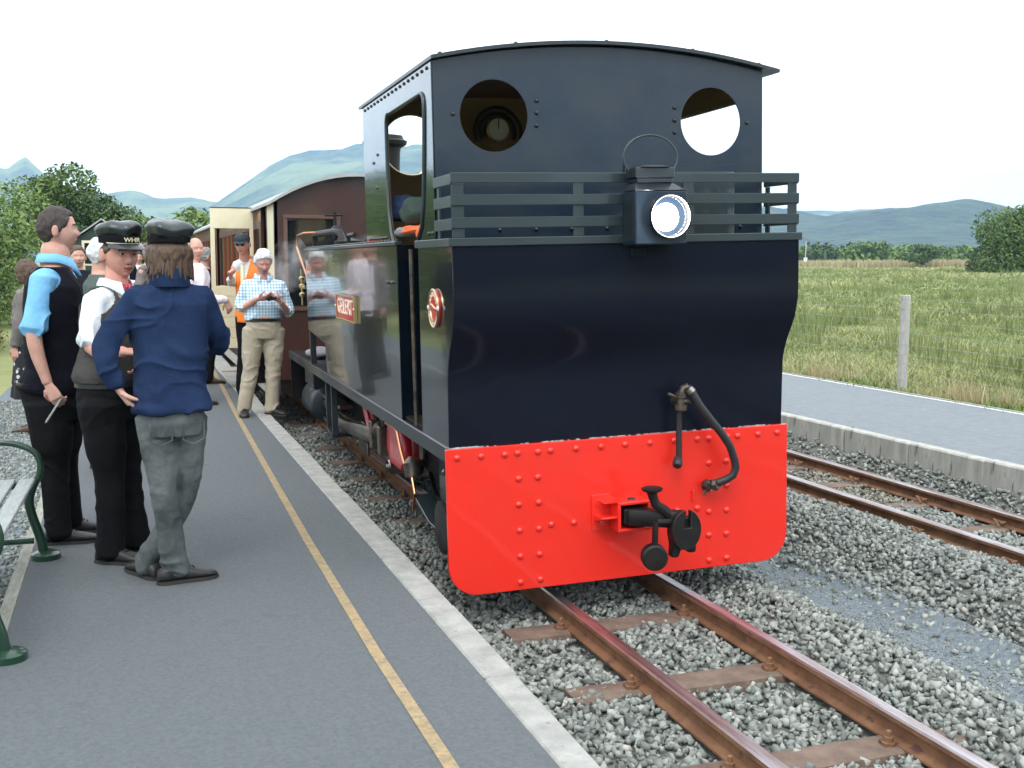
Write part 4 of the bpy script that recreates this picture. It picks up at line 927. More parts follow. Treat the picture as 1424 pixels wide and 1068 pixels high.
# brake pipe, valve and hose
hp = MB(); hp.tube([(.286,-.055,.98),(.285,-.055,.72)], .016, 10); hp.lathe((.272,-.065,.705),(-.3,-.5,-.5),[(-.03,.02),(0,.027),(.02,.027),(.03,.02)],12); hp.build('brake_pipe', M['rubber'], loco)
vb = MB(); vb.lathe((.286,0.02,1.02),(0,-1,0),[(0,.018),(.09,.018)],10); vb.lathe((.286,-.075,.975),(0,0,1),[(0,.02),(.01,.034),(.035,.034),(.04,.022),(.07,.022),(.075,.03),(.10,.03),(.11,.015)],10)
vb.tube([(.286,-.075,1.06),(.30,-.08,1.10),(.325,-.09,1.108)], .020, 10); vb.tube([(.27,-.075,1.05),(.21,-.08,1.075)], .009, 8); vb.tube([(.30,-.08,1.03),(.345,-.08,1.03)], .012, 8)
vb.build('brake_valve', M['oily'], loco)
hs = MB(); hs.tube([(.315,-.095,1.105),(.335,-.105,1.085),(.375,-.115,1.01),(.44,-.12,.925),(.50,-.12,.855),(.555,-.115,.78),(.585,-.11,.705),(.594,-.11,.655),(.58,-.105,.615),(.545,-.095,.592),(.50,-.08,.575)], .0215, 14); hs.build('brake_hose', M['rubber'], loco)
MB().tube([(.322,-.098,1.098),(.338,-.106,1.078)], .025, 12).build('hose_clip', M['steel'], loco)
dc = MB(); dc.lathe((.47,-.03,.555),(.4,-.8,.2),[(-.02,.03),(0,.036),(.02,.03),(.03,.026),(.05,.034),(.07,.028)],9)
for k in range(7): a = k*.9; dc.tube([(.475,-.06,.56),(.475+.04*cos(a),-.07,.56+.035*sin(a))], .008, 5)
dc.tube([(.45,-.05,.54),(.43,-.055,.51)], .006, 5); dc.build('hose_coupling', M['oily'], loco)
# small red lug under the hose
MB().box(.385,.40,-.014,-.001,.47,.53).build('lug', M['red'], loco, bevel=.002)
# lamp bracket behind the lamp and socket marks on the bunker
MB().box(-.02,.06,-.150,-.1361,1.79,1.84).build('lamp_socket', M['navy'], loco, bevel=.004)
# ---- head lamp (stands on its bracket: a thing of its own)
from mathutils import Euler
LM = Matrix.Translation((-.0092,0,0)) @ Euler((0,LR,LY)).to_matrix().to_4x4()
lw = LM @ Vector((.045,-.24,1.852))
lamp = thing('head_lamp', 'lit square head lamp with a wire handle on the grey bars of the locomotive', 'lamp', lw, (0,LR,LY))
MB().prism([(-.118,.0),(.162,.0),(.162,.262),(-.118,.262)], xz, -.075, .085).build('lamp_body', M['navycab'], lamp, bevel=.006)
MB().add([(-.118,-.075,.2622),(.162,-.075,.2622),(.162,.085,.2622),(-.118,.085,.2622),(-.10,-.045,.30),(.10,-.045,.30),(.10,.055,.30),(-.10,.055,.30)], [(0,1,5,4),(1,2,6,5),(2,3,7,6),(3,0,4,7),(4,5,6,7),(0,3,2,1)]).build('lamp_top', M['iron'], lamp, bevel=.003)
ch = MB(); ch.box(-.095,.095,-.05,.06,.300,.325); ch.box(-.105,.105,-.055,.065,.325,.375); ch.lathe((0,.005,.375),(0,0,1),[(0,.10),(.008,.09),(.014,.03)],20); ch.build('lamp_chimney', M['iron'], lamp, bevel=.004)
hd = [(.145*cos(a)*1.0, 0, .425+.11*sin(a)) for a in np.linspace(radians(-52), radians(232), 34)]; MB().tube(hd, .0052, 8).build('wire_handle', M['bar'], lamp)
bz = MB(); bz.lathe((.055,-.075,.135),(0,-1,0),[(-.02,.100),(.03,.102),(.034,.105),(.038,.104),(.034,.099),(-.02,.095)],40,cap=False); bz.build('lamp_bezel', M['steel'], lamp)
rf_ = MB(); rf_.lathe((.055,-.052,.135),(0,-1,0),[(-.018,.02),(-.014,.05),(0,.08),(.028,.100)],32,cap=False); rf_.build('reflector', M['reflector'], lamp)
MB().lathe((.045,-.060,.132),(0,-1,0),[(-.012,.010),(0,.070),(.018,.068),(.034,.042),(.042,.002)],24).build('bulb', M['lens'], lamp)
MB().box(-.123,-.1185,-.06,.05,.02,.22).build('side_plate', M['iron'], lamp)
ll = bpy.data.lights.new('head_lamp_light', 'POINT'); ll.energy = 6; ll.color = (.88,.94,1); ll.shadow_soft_size = .04
lo_ = bpy.data.objects.new('head_lamp_light', ll); COL.objects.link(lo_); lo_.parent = lamp; lo_.location = (.05,-.17,.135)
# ---- clothes lying in the cab doorway
def lump(name, c, r, m, label, cat, seed, n=24, k=14, amp=.28):
    r2 = random.Random(seed); V = []
    for i in range(k+1):
        th_ = pi*i/k
        for j in range(n): V.append((sin(th_)*cos(2*pi*j/n), sin(th_)*sin(2*pi*j/n), cos(th_)))
    V = np.array(V); nn = fbm(V*1.6+seed, 4, seed); V = V*(1+amp*nn)[:,None]*np.array(r); V[:,2] = np.maximum(V[:,2], -r[2]*.6)
    ii = np.arange(n*k); a_ = (ii//n)*n + ii % n; b_ = (ii//n)*n + (ii+1) % n
    F = np.stack([a_, b_, b_+n, a_+n], -1); o = np_mesh(name, V, F, m, smooth=True); o.location = c; return tag(o, label, cat)
M['greencloth'] = mat('dark_green_cloth', (.012,.03,.022), .9, col2=(.03,.055,.04), nscale=9, bump=.5, bscale=50)
M['bluecloth'] = mat('blue_cloth', (.03,.06,.16), .9, col2=(.05,.09,.2), nscale=9, bump=.5, bscale=50)
M['orangecloth'] = mat('orange_cloth', (.75,.10,.02), .8, col2=(.85,.16,.03), nscale=7, bump=.4, bscale=50)
M['greycloth'] = mat('grey_cloth', (.22,.2,.22), .9, col2=(.3,.28,.3), nscale=9, bump=.4, bscale=50)
lump('coat', LM @ Vector((-.80,1.10,2.06)), (.11,.30,.10), M['greencloth'], 'dark green coat bundled on the tank in the cab doorway', 'coat', 1)
lump('overalls', LM @ Vector((-.80,1.52,2.10)), (.10,.14,.10), M['bluecloth'], 'blue overalls bundled on the tank inside the cab', 'overalls', 2)
lump('safety_vest', LM @ Vector((-.84,.95,1.965)), (.09,.22,.03), M['orangecloth'], 'orange safety vest under the green coat in the cab doorway', 'vest', 3)
lump('rag', LM @ Vector((-.84,1.20,1.955)), (.09,.17,.035), M['greycloth'], 'crumpled pale grey rag on the tank edge in the cab doorway', 'rag', 4)
lump('cloth', LM @ Vector((-.90,.66,1.945)), (.035,.065,.05), M['orangecloth'], 'small orange red cloth at the top of the gap between bunker and tank', 'cloth', 5)
lump('sandbag', LM @ Vector((-.78,5.55,.90)), (.14,.22,.06), M['greycloth'], 'grey bag lying on the running board ahead of the side tank', 'bag', 6, amp=.12)

# ------------------------------------------------------------------ bench
bn = thing('platform_bench', 'bench with pale grey slats and green iron ends at the left platform edge', 'bench', (-3.2, .2, .19), (0,0,-.028))
for i in range(6):
    MB().box(.20-.095*i-.075, .20-.095*i, -.95, .78, .415, .437).build('seat_slat', M['slat'], bn, bevel=.004)
for i in range(5): MB().box(-.44-.02*i, -.418-.02*i, -.95, .78, .50+.09*i, .572+.09*i).build('back_slat', M['slat'], bn, bevel=.004)
for y in (.79,-.80):
    e = MB(); e.tube(*catmull([(.225,y,.02),(.215,y,.10),(.175,y,.24),(.165,y,.32),(.19,y,.40),(.222,y,.46),(.222,y,.53),(.185,y,.585),(.10,y,.622),(0,y,.632),(-.15,y,.625),(-.42,y,.60)], [.026,.025,.024,.024,.022,.018,.016,.016,.016,.016,.016,.016], 4), 12)
    e.tube([(-.50,y,.02),(-.46,y,.2),(-.42,y,.42),(-.46,y,.7),(-.54,y,1.0)], .026, 12); e.tube([(.17,y,.40),(-.42,y,.40)], .02, 10)
    e.tube([(.18,y,.10),(-.48,y,.10)], .016, 10); eo = e.build('bench_end', M['benchgreen'], bn)
    for x in (.235,-.49): MB().lathe((x,y,0),(0,0,1),[(0,.075),(.028,.075),(.034,.068),(.045,.04)],20).build('foot', M['benchgreen'], eo)
# ------------------------------------------------------------------ people
def skinmat(nm, a, b): return mat(nm, a, .5, col2=b, nscale=14, bump=.15, bscale=120, bdist=.002, spec=.35)
M['skin'] = skinmat('skin', (.52,.27,.20), (.62,.36,.28)); M['skin2'] = skinmat('ruddy_skin', (.55,.25,.19), (.64,.34,.27))
M['lips'] = mat('lips', (.36,.12,.10), .45); M['white_eye'] = mat('eye_white', (.6,.6,.58), .3); M['iris'] = mat('iris', (.03,.025,.02), .2)
def hairmat(nm, a, b): return mat(nm, a, .6, col2=b, nscale=30, stretch=(3,3,.7), bump=1, bscale=70, bdist=.006)
M['hair_dark'] = hairmat('dark_brown_hair', (.02,.013,.012), (.055,.035,.03)); M['hair_brown'] = hairmat('brown_hair', (.05,.028,.018), (.13,.075,.045))
M['hair_white'] = hairmat('white_hair', (.55,.55,.55), (.75,.75,.74)); M['hair_grey'] = hairmat('grey_hair', (.16,.16,.16), (.32,.32,.31))
def cloth(nm, a, b=None, **k): return mat(nm, a, .88, col2=b or tuple(c*1.35 for c in a), nscale=k.pop('nscale',5), bump=.6, bscale=k.pop('bscale',14), bdist=.02, spec=.12, **k)
M['blueshirt'] = cloth('sky_blue_shirt', (.17,.42,.68), (.22,.50,.76)); M['whiteshirt'] = cloth('white_shirt', (.70,.76,.78), (.76,.80,.82))
M['navyjacket'] = cloth('navy_work_jacket', (.010,.021,.058), (.019,.037,.090), nscale=3)
M['blackvest'] = cloth('black_waistcoat', (.003,.003,.006), (.006,.006,.011)); M['greyvest'] = cloth('grey_waistcoat', (.045,.042,.04), (.07,.066,.06))
M['blacktrs'] = cloth('black_trousers', (.0045,.0045,.0055), (.010,.010,.011)); M['greyjeans'] = cloth('faded_grey_jeans', (.055,.065,.066), (.15,.165,.162), nscale=4, spots=(.05,.05,.04,5,.62))
M['khaki'] = cloth('khaki_trousers', (.36,.31,.23), (.44,.385,.29)); M['leather'] = mat('black_leather', (.01,.01,.011), .35, coat=.35, bump=.4, bscale=25, bdist=.004)
M['capleather'] = mat('cap_leather', (.010,.016,.018), .42, coat=.35, bump=.8, bscale=18, bdist=.006); M['capband'] = cloth('cap_band', (.006,.006,.008))
M['shoe'] = mat('worn_black_shoe', (.012,.011,.011), .5, col2=(.028,.027,.026), nscale=14, bump=.3, bscale=40); M['sole'] = mat('shoe_sole', (.03,.026,.022), .8)
M['brownshoe'] = mat('brown_shoe', (.09,.05,.03), .5); M['gold'] = mat('badge_gold', (.85,.78,.5), .5, .2)
M['hivis'] = mat('orange_hivis', (.95,.20,.02), .7, col2=(1,.26,.03), nscale=6); M['hiviswhite'] = mat('pale_hivis_band', (.9,.85,.55), .6)
M['greyjacket'] = cloth('grey_brown_jacket', (.14,.125,.12), (.2,.18,.17)); M['pinkshirt'] = cloth('pale_pink_shirt', (.62,.55,.58)); M['darkjacket'] = cloth('dark_jacket', (.012,.014,.017))
M['greenjacket'] = cloth('grey_green_jacket', (.07,.09,.08)); M['scarf'] = mat('red_spotted_scarf', (.5,.015,.05), .8, col2=(.7,.45,.5), nscale=55, contrast=(.56,.62))
M['capcloth'] = cloth('dark_cap_cloth', (.035,.045,.05)); M['redcloth'] = mat('red_cap', (.6,.02,.02), .7)
# checked shirt
def checked():
    m = bpy.data.materials.new('blue_checked_shirt'); m.use_nodes = True; t = m.node_tree; b = t.nodes['Principled BSDF']; n, l = t.nodes.new, t.links.new
    b.inputs['Roughness'].default_value = .85; tc = n('ShaderNodeTexCoord'); sp = n('ShaderNodeSeparateXYZ'); l(tc.outputs['Object'], sp.inputs[0]); acc = None
    for ax in ('X','Z'):
        mu = n('ShaderNodeMath'); mu.operation = 'MULTIPLY'; mu.inputs[1].default_value = 33; l(sp.outputs[ax], mu.inputs[0])
        fr = n('ShaderNodeMath'); fr.operation = 'FRACT'; l(mu.outputs[0], fr.inputs[0]); lt = n('ShaderNodeMath'); lt.operation = 'LESS_THAN'; lt.inputs[1].default_value = .42; l(fr.outputs[0], lt.inputs[0])
        if acc is None: acc = lt
        else:
            a = n('ShaderNodeMath'); a.operation = 'ADD'; l(acc.outputs[0], a.inputs[0]); l(lt.outputs[0], a.inputs[1]); h = n('ShaderNodeMath'); h.operation = 'MULTIPLY'; h.inputs[1].default_value = .5; l(a.outputs[0], h.inputs[0]); acc = h
    rp = n('ShaderNodeValToRGB'); rp.color_ramp.elements[0].color = (.70,.78,.80,1); rp.color_ramp.elements[1].color = (.20,.36,.52,1); e = rp.color_ramp.elements.new(.5); e.color = (.42,.58,.70,1)
    l(acc.outputs[0], rp.inputs[0]); l(rp.outputs[0], b.inputs['Base Color'])
    nb = n('ShaderNodeTexNoise'); nb.inputs['Scale'].default_value = 60; bp = n('ShaderNodeBump'); bp.inputs['Strength'].default_value = .3; bp.inputs['Distance'].default_value = .004
    l(tc.outputs['Object'], nb.inputs[0]); l(nb.outputs['Fac'], bp.inputs['Height']); l(bp.outputs[0], b.inputs['Normal']); return m
M['checked'] = checked()
def floral():
    m = bpy.data.materials.new('floral_skirt'); m.use_nodes = True; t = m.node_tree; b = t.nodes['Principled BSDF']; n, l = t.nodes.new, t.links.new
    b.inputs['Roughness'].default_value = .9; tc = n('ShaderNodeTexCoord'); v = n('ShaderNodeTexVoronoi'); v.inputs['Scale'].default_value = 17; l(tc.outputs['Object'], v.inputs['Vector'])
    rp = n('ShaderNodeValToRGB'); rp.color_ramp.elements[0].color = (.5,.52,.5,1); rp.color_ramp.elements[0].position = .26; rp.color_ramp.elements[1].color = (.012,.012,.014,1); rp.color_ramp.elements[1].position = .36
    l(v.outputs['Distance'], rp.inputs[0]); l(rp.outputs[0], b.inputs['Base Color']); return m
M['floral'] = floral()

def limb(b, P, R, n=14, flat=1.0, sub=4):
    p, r = catmull(P, R, sub)
    d0 = (p[0]-p[1]).normalized(); d1 = (p[-1]-p[-2]).normalized()
    p = [p[0]+d0*r[0]*.45] + p + [p[-1]+d1*r[-1]*.45]; r = [r[0]*.55] + r + [r[-1]*.55]
    b.tube(p, r, n, flat=flat)
def torso_rings(b, secs, lat, fwd, n=26, e=2.5):
    R = []
    for c, rx, ry in secs:
        ring = []
        for j in range(n):
            a = 2*pi*j/n; ca, sa = cos(a), sin(a); k = (abs(ca)**e + abs(sa)**e)**(-1/e)
            ring.append(V3(c) + lat*(rx*ca*k) + fwd*(ry*sa*k))
        R.append(ring)
    b.rings(R)
def solidify_mesh(b, name, mats, parent, origin, voxel=.007, smooth=3, disp=None, decim=None, post=None, smf=.5):
    """fuse the overlapping volumes in b into one continuous skin"""
    me = bpy.data.meshes.new(name); me.from_pydata([(x-origin[0],y-origin[1],z-origin[2]) for x,y,z in b.v], [], b.f)
    bm = bmesh.new(); bm.from_mesh(me); bmesh.ops.recalc_face_normals(bm, faces=bm.faces); bm.to_mesh(me); bm.free()
    o = bpy.data.objects.new('tmp', me); COL.objects.link(o)
    m = o.modifiers.new('r','REMESH'); m.mode = 'VOXEL'; m.voxel_size = voxel; m.adaptivity = 0
    if smooth: s = o.modifiers.new('s','SMOOTH'); s.factor = smf; s.iterations = smooth
    dg = bpy.context.evaluated_depsgraph_get(); dg.update()
    m2 = bpy.data.meshes.new_from_object(o.evaluated_get(dg)); 
    if disp is not None or decim:
        n = len(m2.vertices); co = np.empty(n*3); m2.vertices.foreach_get('co', co); co = co.reshape(-1,3)
        if disp is not None:
            no = np.array([0.]*(n*3)); m2.vertex_normals.foreach_get('vector', no); no = no.reshape(-1,3)
            co = co + no*disp(co + np.array(origin))[:,None]; m2.vertices.foreach_set('co', co.ravel()); m2.update()
        if decim:
            o.data = m2; o.modifiers.clear(); dm = o.modifiers.new('d','DECIMATE'); dm.ratio = decim
            dg = bpy.context.evaluated_depsgraph_get(); dg.update(); m2 = bpy.data.meshes.new_from_object(o.evaluated_get(dg))
    bpy.data.objects.remove(o)
    m2.materials.clear()
    for q in (mats if isinstance(mats,(list,tuple)) else [mats]): m2.materials.append(q)
    m2.polygons.foreach_set('use_smooth', [True]*len(m2.polygons)); m2.polygons.foreach_set('material_index', [0]*len(m2.polygons))
    if post: post(m2, np.array(origin))
    m2.name = name; r = bpy.data.objects.new(name, m2); COL.objects.link(r); r.parent = parent; return r
def wrinkle(amp, sc=(9,9,16), seed=0, zones=()):
    def f(P):
        q = P*np.array(sc); q = q + 1.3*np.stack([noise3(P*5,seed+7),noise3(P*5,seed+8),noise3(P*5,seed+9)],-1)
        r = ((1-np.abs(noise3(q, seed)))**3*1.4-.7)*.8 + .5*noise3(P*np.array(sc)*.4, seed+1); a = np.full(len(P), amp)
        for c, rad, k in zones: a = a + amp*k*np.exp(-(((P-np.array(c))**2).sum(-1))/(rad*rad))
        return r*a
    return f
# ---- head, built as a dense deformed sphere in local axes (x right, y forward, z up)
def head_surface(nu=84, nv=64):
    th = np.linspace(.001, pi-.001, nv); ph = np.linspace(0, 2*pi, nu, endpoint=False)
    T, Ph = np.meshgrid(th, ph, indexing='ij'); d = np.stack([np.sin(T)*np.sin(Ph), np.sin(T)*np.cos(Ph), np.cos(T)], -1).reshape(-1,3)
    P = d*np.array([.077,.098,.120]); x, y, z = P.T.copy(); low = np.clip(-z/.12, 0, 1)
    x = x*(1-.25*low**1.5); fr = y > 0
    y = np.where(fr, y*(1-.02*low), y*(1-.48*low**1.1)); y = y + .004*low
    y = np.where(fr & (y > .085), .085+(y-.085)*.5, y)
    def gs(cx, cz, sx, sz): return np.exp(-((x-cx)/sx)**2-((z-cz)/sz)**2)*fr
    y = y + .0165*gs(0,-.030,.015,.015) + .012*gs(0,-.012,.010,.020) + .004*gs(0,.028,.05,.010)
    for s in (-1,1):
        y = y - .013*gs(s*.031,.004,.016,.012) + .006*gs(s*.042,-.028,.02,.02) + .004*gs(s*.014,-.034,.007,.007); y = y + .004*gs(s*.03,.022,.018,.006)
    y = y + .007*gs(0,-.060,.024,.007) + .006*gs(0,-.072,.020,.007) - .006*gs(0,-.0655,.026,.0035) - .004*gs(0,-.084,.02,.006) + .011*gs(0,-.103,.022,.016)
    return np.stack([x,y,z], -1), nu, nv
HEAD, HNU, HNV = head_surface()
def grid_faces(nu, nv):
    ii = np.arange(nu*(nv-1)); i, j = ii//nu, ii % nu; return np.stack([i*nu+j, i*nu+(j+1)%nu, (i+1)*nu+(j+1)%nu, (i+1)*nu+j], -1)
HF = grid_faces(HNU, HNV)
def frame(yaw, pitch, roll=0):
    """yaw: compass-like angle of the forward direction, forward = (sin yaw, cos yaw)"""
    f = Vector((sin(yaw)*cos(pitch), cos(yaw)*cos(pitch), sin(pitch))); r = Vector((cos(yaw), -sin(yaw), 0)); u = r.cross(f).normalized()
    if roll: r, u = r*cos(roll)+u*sin(roll), u*cos(roll)-r*sin(roll)
    return np.array([r, f, u])      # rows
def hair_mesh(name, HC, FR, sc, style, m, parent, origin, seed=0, capped=False):
    x, y, z = HEAD.T; q = noise3(HEAD*45, seed)*.006 + noise3(HEAD*np.array([110,110,40]), seed+2)*.003
    back = np.clip((.03-y)/.09, 0, 1)
    zl = {'short': np.interp(y, [-.1,-.05,0,.03,.07,.1],[-.075,-.07,-.02,.012,.06,.075]),
          'long': np.interp(y, [-.1,-.03,.02,.05,.07,.1],[-.119,-.119,-.09,.0,.05,.07]),
          'bald': np.interp(y, [-.1,-.05,0,.03,.07,.1],[-.07,-.06,-.01,.03,.2,.2]),
          'full': np.interp(y, [-.1,-.05,0,.03,.07,.1],[-.085,-.08,-.03,.0,.055,.085])}[style]
    th = {'short':.009,'long':.030,'bald':.006,'full':.014}[style]
    m_ = np.clip((z-zl+q*1.5)/.016, -1, 1)
    if style == 'bald': m_ = np.minimum(m_, np.clip((.06-z+q)/.02,-1,1))
    t = th*np.clip(m_,0,1)*(1+.0*back) + np.where(m_>0, q*(1 if style == 'short' else 1.2), 0) + np.where(m_<=0, -.006, .0)
    t = t*np.clip((.052-z)/.035, .12 if capped else 1, 1)
    if style == 'long': t = t + .018*np.clip(-z/.1,0,1)*(m_>0)
    nrm = HEAD/np.array([.077,.098,.12])**2; nrm /= np.linalg.norm(nrm,axis=1,keepdims=True); P = HEAD + nrm*t[:,None]
    keep = (m_[HF] > -.6).all(1); F = HF[keep]; Wd = np.array(HC) - np.array(origin) + sc*(P @ FR)
    used = np.unique(F); mp_ = np.full(len(Wd), -1); mp_[used] = np.arange(len(used))
    return np_mesh(name, Wd[used], mp_[F], m, parent=parent, smooth=True)
def ring_local(FR, C, pts): return [tuple(np.array(C) + np.array(p) @ FR) for p in pts]
def hand(b, W, d, nrm, side=1, curl=.5, sc=1.0, spread=0.0):
    """W wrist, d finger direction, nrm direction the palm faces; side: +1 thumb on +lateral"""
    d = V3(d).normalized(); nrm = V3(nrm); nrm = (nrm - d*nrm.dot(d)).normalized(); l = d.cross(nrm).normalized()*side; W = V3(W)
    R = []
    for t, hw, ht in ((-.02,.024,.018),(.01,.027,.018),(.04,.037,.016),(.075,.042,.014),(.09,.039,.012)):
        R.append([W + d*t*sc + l*(hw*sc*cos(a)) + nrm*(ht*sc*sin(a)) for a in np.linspace(0,2*pi,14,endpoint=False)])
    b.rings(R)
    for i, (o, ln) in enumerate(((.030,.070),(.0105,.080),(-.0095,.074),(-.029,.058))):
        p = W + d*.080*sc + l*o*sc; a = 0; pts = [p]; dd = d + l*spread*(1.5-i)*.3
        for sgl in (.42,.32,.26):
            a += curl*(.55+.12*i); p = p + (dd*cos(a) + nrm*sin(a))*ln*sgl*sc; pts.append(p)
        b.tube(pts, [.0095*sc,.0088*sc,.008*sc,.0062*sc], 8)
    p = W + d*.022*sc + l*.030*sc; t1 = p + (l*.7 + d*.7 + nrm*.25).normalized()*.035*sc; t2 = t1 + (l*.15 + d + nrm*(.3+curl*.5)).normalized()*.032*sc; t3 = t2 + (d + nrm*(.4+curl*.6) - l*.1).normalized()*.024*sc
    b.tube([p,t1,t2,t3], [.014*sc,.0115*sc,.0098*sc,.007*sc], 8)
def shoe(parent, origin, A, d, gz, m, sc=1.0, name='shoe'):
    """A ankle xy, d toe direction"""
    d = V3((d[0], d[1], 0)).normalized(); l = Vector((d.y, -d.x, 0)); A = Vector((A[0], A[1], gz))
    b = MB(); R = []
    for t, hw, h in ((-.085,.018,.045),(-.078,.030,.072),(-.05,.037,.088),(0,.039,.098),(.045,.040,.086),(.09,.044,.066),(.135,.048,.054),(.17,.045,.047),(.195,.034,.038),(.208,.016,.026)):
        ring = []
        for j in range(16):
            a = 2*pi*j/16; ca, sa = cos(a), sin(a); x = hw*sc*np.sign(ca)*abs(ca)**.75; z = .014 + (h*sc-.014)*(.5+.5*np.sign(sa)*abs(sa)**.8); ring.append(A + d*t*sc + l*x + Vector((0,0,z)))
        R.append(ring)
    b.rings(R); s = b.build(name, m, parent, origin=origin, ang=80)
    b = MB(); o = [(-.092,.0),(-.085,.026),(-.05,.041),(.04,.043),(.10,.049),(.15,.051),(.19,.040),(.213,.016)]; o2 = [(t,-w2) for t, w2 in o[::-1]]
    P = [(t,w2) for t,w2 in o + o2]
    b.rings([[A+d*t*sc+l*w2*sc+Vector((0,0,z)) for t,w2 in P] for z in (0.001,.016)]); b.build('sole', M['sole'], s, origin=origin, ang=40)
    for k in range(4):
        t = .055+.018*k; c = A + d*t*sc + Vector((0,0,(.088-.009*k)*sc)); MB().tube([c-l*.018, c+l*.018], .003, 5).build('lace', M['capband'], s, origin=origin) if name == 'shoe' and k < 3 else None
    return s
def peaked_cap(parent, origin, HC, FR, sc, badge=None, tilt=0):
    C = np.array(HC) + sc*(np.array([0,-.004,.048]) @ FR); b = MB()
    R = []
    for z, r in ((0,1.0),(.036,1.03),(.040,1.0)): R.append(ring_local(FR, C, [(.088*sc*r*sin(a), .108*sc*r*cos(a), z*sc) for a in np.linspace(0,2*pi,40,endpoint=False)]))
    b.rings(R); cp = b.build('peaked_cap', M['capband'], parent, origin=origin, ang=50)
    b = MB(); R = []; na = 48
    for z, r in ((.030,1.0),(.038,1.06),(.052,1.13),(.062,1.17),(.069,1.17),(.082,1.08),(.092,.92),(.099,.6),(.101,.3),(.101,.04)):
        ring = []
        for a in np.linspace(0,2*pi,na,endpoint=False):
            puff = 1 + (.05*sin(3*a+1)+.045*sin(5*a+.5)+.04*sin(8*a))*min(1,r); fz = z + .012*cos(a)*r - .006*sin(4*a)*r - .016*max(0,r-.9)*sin(a+.6); ring.append((.088*sc*r*puff*sin(a), (.103*sc*r*puff*cos(a)) - .006*sc, fz*sc))
        R.append(ring_local(FR, C, ring))
    b.rings(R); b.build('crown', M['capleather'], cp, origin=origin, ang=70)
    b = MB(); R = []
    for k in range(6):
        t = k/5; ring = []
        for a in np.linspace(-1.15, 1.15, 20):
            e = .052*cos(a*.5*pi/1.15)**.6*t; ring.append(((.089+e*.35)*sc*sin(a), (.108*cos(a)+e)*sc, (.006-.014*t*t-.010*t)*sc))
        R.append(ring_local(FR, C, ring))
    b.rings(R, closed=False, cap=False); pk_ = b.build('peak', M['capleather'], cp, origin=origin, ang=80); sm = pk_.modifiers.new('t','SOLIDIFY'); sm.thickness = .004
    if badge:
        me = text_mesh(badge, .030*sc, .002); me.materials.append(M['gold']); fr_ = np.array(FR); ctr = C + sc*(np.array([0,.1145,.021]) @ FR) - np.array(origin)
        R_, F_, U_ = fr_
        o = bpy.data.objects.new('badge', me); COL.objects.link(o); o.parent = cp
        # lettering reads correctly from the front: text x runs to the wearer's left
        o.matrix_local = Matrix(((-R_[0],U_[0],F_[0],ctr[0]),(-R_[1],U_[1],F_[1],ctr[1]),(-R_[2],U_[2],F_[2],ctr[2]),(0,0,0,1))) @ Matrix.Diagonal((1.1,1,1,1))
        MB().tube(ring_local(FR, C, [(.0895*sc*1.02*sin(a), .109*sc*1.02*cos(a), .004*sc) for a in np.linspace(-1.2,1.2,14)]), .0025, 5).build('cord', M['gold'], cp, origin=origin)
    return cp
def collar(parent, origin, N, yaw, rx, ry, h, m, gap=.35, pt=.035, tilt=.3, name='collar', flare=1.25):
    f = Vector((sin(yaw), cos(yaw), 0)); r = Vector((cos(yaw), -sin(yaw), 0)); N = V3(N); b = MB(); R = []
    for k, (q, zz) in enumerate(((1.0,h),(1.06,h*.98),(flare,0),(flare*.98,-.004))):
        ring = []
        for a in np.linspace(gap, 2*pi-gap, 30):
            fr = max(0, cos(a)); drop = (pt*fr**3 if k >= 2 else 0); ring.append(N + r*(rx*q*sin(a)) + f*(ry*q*cos(a) + drop*.5) + Vector((0,0,zz - fr*tilt*rx*1.0 - drop)))
        R.append(ring)
    b.rings(R, closed=False, cap=False); o = b.build(name, m, parent, origin=origin, ang=60); s = o.modifiers.new('t','SOLIDIFY'); s.thickness = .003; return o

